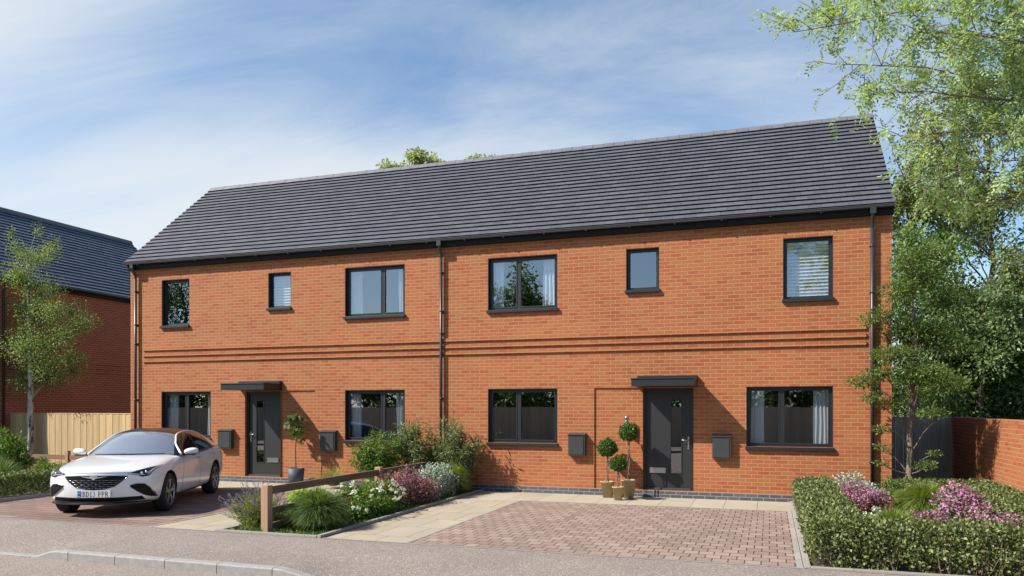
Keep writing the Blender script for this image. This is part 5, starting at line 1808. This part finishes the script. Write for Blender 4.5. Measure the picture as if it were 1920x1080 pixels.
# sides
for sd in (1, -1):
    ps, pg = proj_side(sd), proj_side(sd, gbvh)
    mb = MB()
    line(mb, [(.74, .30), (.70, .60), (.60, .95)], ps, .004, -.001, 20, 4)
    line(mb, [(-.36, .27), (-.40, .60), (-.42, .965)], ps, .004, -.001, 20, 4)
    line(mb, [(-1.0, .42), (-1.06, .60), (-1.32, .80), (-1.40, 1.0)], ps, .004, -.001, 20, 4)
    line(mb, [(.74, .30), (.2, .275), (-.5, .275), (-.95, .33)], ps, .004, -.001, 30, 4)
    mb.build('door_gap', M['cmatt'], body, True, bevel=-1)
    mb = MB()
    patch(mb, [(.98, .275), (.2, .262), (-.5, .262), (-.98, .280)], [(.98, .235), (.2, .225), (-.5, .225), (-.98, .235)], ps, .006, 40, 3)
    mb.build('sill_trim', M['cblack'], body, True, bevel=-1)
    for x, z in ((-.20, .845), (-1.13, .880)):
        mb = MB()
        c0 = ps(x, z, .012)
        mb.tube([ps(x + .10, z - .002, .004), ps(x + .07, z, .018), c0, ps(x - .07, z + .003, .018), ps(x - .10, z + .004, .004)], [.006, .012, .0125, .012, .006], 8)
        mb.build('door_handle', M['chrome'], body, True, bevel=-1)
    mb = MB()
    patch(mb, [(1.0, .735), (.92, .742)], [(.985, .715), (.90, .722)], ps, .005, 6, 2)
    mb.build('side_badge', M['chrome'], body, True, bevel=-1)
    # painted arch along the side glass: windscreen pillar, roof edge and rear pillar
    arch = [(.60, .850, .966), (.42, .705, 1.157), (.24, .648, 1.263), (.04, .598, 1.352), (-.20, .586, 1.390), (-.45, .580, 1.405), (-.75, .577, 1.403), (-1.0, .576, 1.390), (-1.25, .580, 1.358), (-1.45, .588, 1.306), (-1.70, .605, 1.232), (-1.90, .622, 1.155), (-2.2, .64, 1.07)]
    pts = [Vector(p) for p in arch]
    sm_ = []
    for i in range(len(pts) - 1):
        p0, p1, p2, p3 = pts[max(0, i - 1)], pts[i], pts[i + 1], pts[min(len(pts) - 1, i + 2)]
        for k in range(5):
            t_ = k / 5
            sm_.append(.5 * ((2 * p1) + (p2 - p0) * t_ + (2 * p0 - 5 * p1 + 4 * p2 - p3) * t_ ** 2 + (3 * p1 - p0 - 3 * p2 + p3) * t_ ** 3))
    sm_.append(pts[-1])
    sm_ = [gbvh.find_nearest(Vector((p.x, p.y * sd, p.z)))[0] for p in sm_]
    mb = MB()
    m = len(sm_)
    mb.tube(sm_, [.019 + (.012 * max(0, (k / m - .7) / .3)) + .003 * max(0, 1 - k / m * 5) for k in range(m)], 10)
    mb.build('roof_rail', M['paint'], car, True, bevel=-1)
    mb = MB()
    patch(mb, [(-.36, 1.36), (-.44, 1.36)], [(-.36, .985), (-.455, .985)], pg, .003, 4, 12)
    patch(mb, [(-1.20, 1.34), (-1.24, 1.33)], [(-1.29, 1.0), (-1.33, 1.0)], pg, .003, 4, 12)
    mb.build('door_pillar', M['cblack'], car, True, bevel=-1)
    mb = MB()
    line(mb, [(.50, .972), (0, .975), (-.5, .985), (-1.0, 1.0), (-1.62, 1.03)], pg, .006, .002, 30, 6)
    mb.build('window_trim', M['cblack'], car, True, bevel=-1)
    # mirror
    mb = MB()
    for k in range(16):
        for j in range(8):
            def E(k_, j_):
                a, b = 2 * math.pi * k_ / 16, -math.pi / 2 + math.pi * j_ / 8
                y = .125 * math.sin(b)
                rr = math.cos(b) ** .7 if abs(math.cos(b)) > 1e-6 else 0
                x = .080 * rr * math.cos(a)
                if x < -.035: x = -.035
                return Vector((.53 + x - .05 * (y / .125) * .5, sd * (1.015 + y), 1.02 + .066 * rr * math.sin(a) + .012 * (y / .125)))
            mb.face([E(k, j), E(k + 1, j), E(k + 1, j + 1), E(k, j + 1)], 0, None, True)
    mr_ = mb.build('wing_mirror', M['paint'], car, True, bevel=0)
    mb = MB()
    mb.tube([(.50, sd * .865, .965), (.51, sd * .92, .972), (.52, sd * .985, .975)], [.034, .026, .03], 8)
    mb.box(.50, .585, sd * .92, sd * 1.10, .948, .966)
    mb.build('mirror_base', M['cblack'], mr_, True, bevel=-1)
    for x in (WX, -WX):
        wt = MB()
        yo = sd * .922
        w = .225
        prof = [(.232, 0), (.255, -.006), (.305, -.006), (.326, .012), (WR, .035), (WR, w - .035), (.326, w - .012), (.30, w), (.232, w)]
        wt.lathe([(r, yo - sd * h) for r, h in prof], 40, 0, (x, 0, WR), axis='y')
        tb = MB()
        # the wheel root mesh is the hub barrel
        tb.lathe([(.232, yo - sd * .004), (.224, yo - sd * .012), (.214, yo - sd * .10), (0, yo - sd * .11)], 36, 0, (x, 0, WR), axis='y')
        wheel = tb.build('wheel', M['cmatt'], car, True, bevel=-1)
        wt.build('tyre', M['rubber'], wheel, True, bevel=-1)
        rb = MB()
        rb.lathe([(.236, yo - sd * .012), (.236, yo + sd * .002), (.220, yo + sd * .002), (.216, yo - sd * .02)], 40, 0, (x, 0, WR), axis='y')
        rb.lathe([(0, yo - sd * .008), (.045, yo - sd * .010), (.055, yo - sd * .03)], 18, 0, (x, 0, WR), axis='y')
        for k in range(5):
            for dl in (-.17, .17):
                a = 2 * math.pi * k / 5 + .3
                c0 = Vector((x + .04 * math.cos(a), 0, WR + .04 * math.sin(a)))
                c1 = Vector((x + .226 * math.cos(a + dl), 0, WR + .226 * math.sin(a + dl)))
                t_ = (c1 - c0).normalized()
                s_ = Vector((-t_.z, 0, t_.x))
                y0, y1, y2 = yo - sd * .012, yo - sd * .002, yo - sd * .035
                for (pa, pb, wa, wb) in ((c0, c1, .017, .013),):
                    Q = [pa + s_ * wa, pa - s_ * wa, pb - s_ * wb, pb + s_ * wb]
                    top = [Vector((q.x, y0 if i < 2 else y1, q.z)) for i, q in enumerate(Q)]
                    bot = [Vector((q.x, y2, q.z)) for q in Q]
                    rb.face(top)
                    for i in range(4): rb.face([top[i], top[(i + 1) % 4], bot[(i + 1) % 4], bot[i]])
        rb.build('rim', M['rim'], wheel, True, bevel=-1)
mb = MB()
for y0, y1 in ((-.62, .02), (.0, .62)):
    pts = [(1.0 - .30 * (abs(y) / .8) ** 2 + .0, y, 1.0 - .012 * (abs(y) / .8)) for y in np.linspace(y0, y1, 8)]
    mb.tube(pts, .008, 6)
mb.build('wiper', M['cmatt'], car, True, bevel=-1)
SUN_E, SKY_S, EXPO = 4.9, 0.05, 0.8
CL = (15, (3.1, 1.7, 0), 140, (5.4, 2.9, 0))
CR = (0.44, 1.08)
CLOUD_COL = (10.0, 10.4, 10.6, 1)
CLOUD_THIN, CLOUD_SIDE = -0.80, -0.20
SKY_TINT = (1.62, 1.92, 2.05, 1)
# ================================================================== light, sky, camera
SUN = Vector((-1.45, -1.0, 1.61)).normalized()
elev = math.asin(SUN.z)
az = math.atan2(SUN.x, SUN.y)          # clockwise from +y
sl = bpy.data.lights.new('sun', 'SUN')
sl.energy = SUN_E
sl.angle = R(0.5)
sl.color = (1.0, 0.93, 0.83)
so = bpy.data.objects.new('sun', sl)
COL.objects.link(so)
so.rotation_euler = (-SUN).to_track_quat('-Z', 'Y').to_euler()

w = bpy.data.worlds.new('World')
scene.world = w
w.use_nodes = True
class WT(NT):
    def __init__(self, w):
        self.t = w.node_tree
        self.t.nodes.clear()
t = WT(w)
out = t.n('ShaderNodeOutputWorld')
bg = t.n('ShaderNodeBackground')
bg.inputs['Strength'].default_value = SKY_S
t.l(bg, 0, out, 0)
sky = t.n('ShaderNodeTexSky', sky_type='NISHITA')
sky.sun_disc = False
sky.sun_elevation = elev
sky.sun_rotation = az
sky.altitude = 0
sky.air_density = 1.0
sky.dust_density = 0.6
sky.ozone_density = 2.0
tc = t.n('ShaderNodeTexCoord')
sp = t.n('ShaderNodeSeparateXYZ')
t.l(tc, 'Generated', sp, 0)
zc = t.math('MAXIMUM', (sp, 2), 0.0)
den = t.math('ADD', (zc, 0), 0.30)
px_ = t.math('DIVIDE', (sp, 0), (den, 0))
py_ = t.math('DIVIDE', (sp, 1), (den, 0))
cb = t.n('ShaderNodeCombineXYZ')
t.l(px_, 0, cb, 0)
t.l(py_, 0, cb, 1)
def layer(rot, scl, loc, nscale, det, rough, dist):
    mp = t.n('ShaderNodeMapping')
    mp.inputs['Rotation'].default_value = (0, 0, R(rot))
    mp.inputs['Scale'].default_value = (scl[0], scl[1], 1)
    mp.inputs['Location'].default_value = loc
    t.l(cb, 0, mp, 'Vector')
    n = t.n('ShaderNodeTexNoise', i_Scale=nscale, i_Detail=det, i_Roughness=rough, i_Distortion=dist)
    t.l(mp, 0, n, 'Vector')
    return n
broad = layer(CL[0], (0.55, 1.0), CL[1], 0.95, 4.0, 0.5, 0.3)      # where the veil is thick
streak = layer(CL[2], (0.5, 1.6), CL[3], 1.5, 12.0, 0.64, 1.1)     # cirrus fibres inside it
low = t.math('MULTIPLY', (sp, 2), CLOUD_THIN)                      # clearer towards the zenith
s1 = t.math('MULTIPLY', (broad, 'Fac'), 1.45)
s2 = t.math('MULTIPLY', (streak, 'Fac'), 0.62)
s3 = t.math('ADD', (s1, 0), (s2, 0))
side_ = t.math('MULTIPLY', (sp, 0), CLOUD_SIDE)
s3b = t.math('ADD', (s3, 0), (side_, 0))
s4 = t.math('ADD', (s3b, 0), (low, 0))
cov0 = t.n('ShaderNodeMapRange', interpolation_type='SMOOTHSTEP', i_1=CR[0], i_2=CR[1], i_3=0.0, i_4=0.84)
t.l(s4, 0, cov0, 0)
north = t.n('ShaderNodeMapRange', i_1=-0.55, i_2=0.25, i_3=0.25, i_4=1.0)   # veil thinned behind the camera to cut sky fill on the walls
t.l(sp, 1, north, 0)
cov = t.math('MULTIPLY', (cov0, 0), (north, 0))
tint = t.mix(1.0, (sky, 0), SKY_TINT, 'MULTIPLY')
cloud = t.mix((cov, 0), (tint, 2), CLOUD_COL)
t.l(cloud, 2, bg, 'Color')

cam = bpy.data.cameras.new('camera')
co = bpy.data.objects.new('camera', cam)
COL.objects.link(co)
co.location = (0, -CAM_D, CAM_H)
co.rotation_euler = (R(90), 0, YAW)
cam.sensor_width = 36
cam.lens = F_PX * 36 / 1920
cam.shift_y = (HOR - 540) / 1920
cam.clip_start = 0.05
cam.clip_end = 2000
scene.camera = co
vs = scene.view_settings
vs.view_transform = 'Standard'
vs.look = 'None'
vs.exposure = EXPO
vs.gamma = 1
vs.use_curve_mapping = False
scene.render.resolution_x, scene.render.resolution_y = 1024, 576
scene.cycles.max_bounces = 8
scene.cycles.transparent_max_bounces = 16
scene.cycles.sample_clamp_indirect = 6
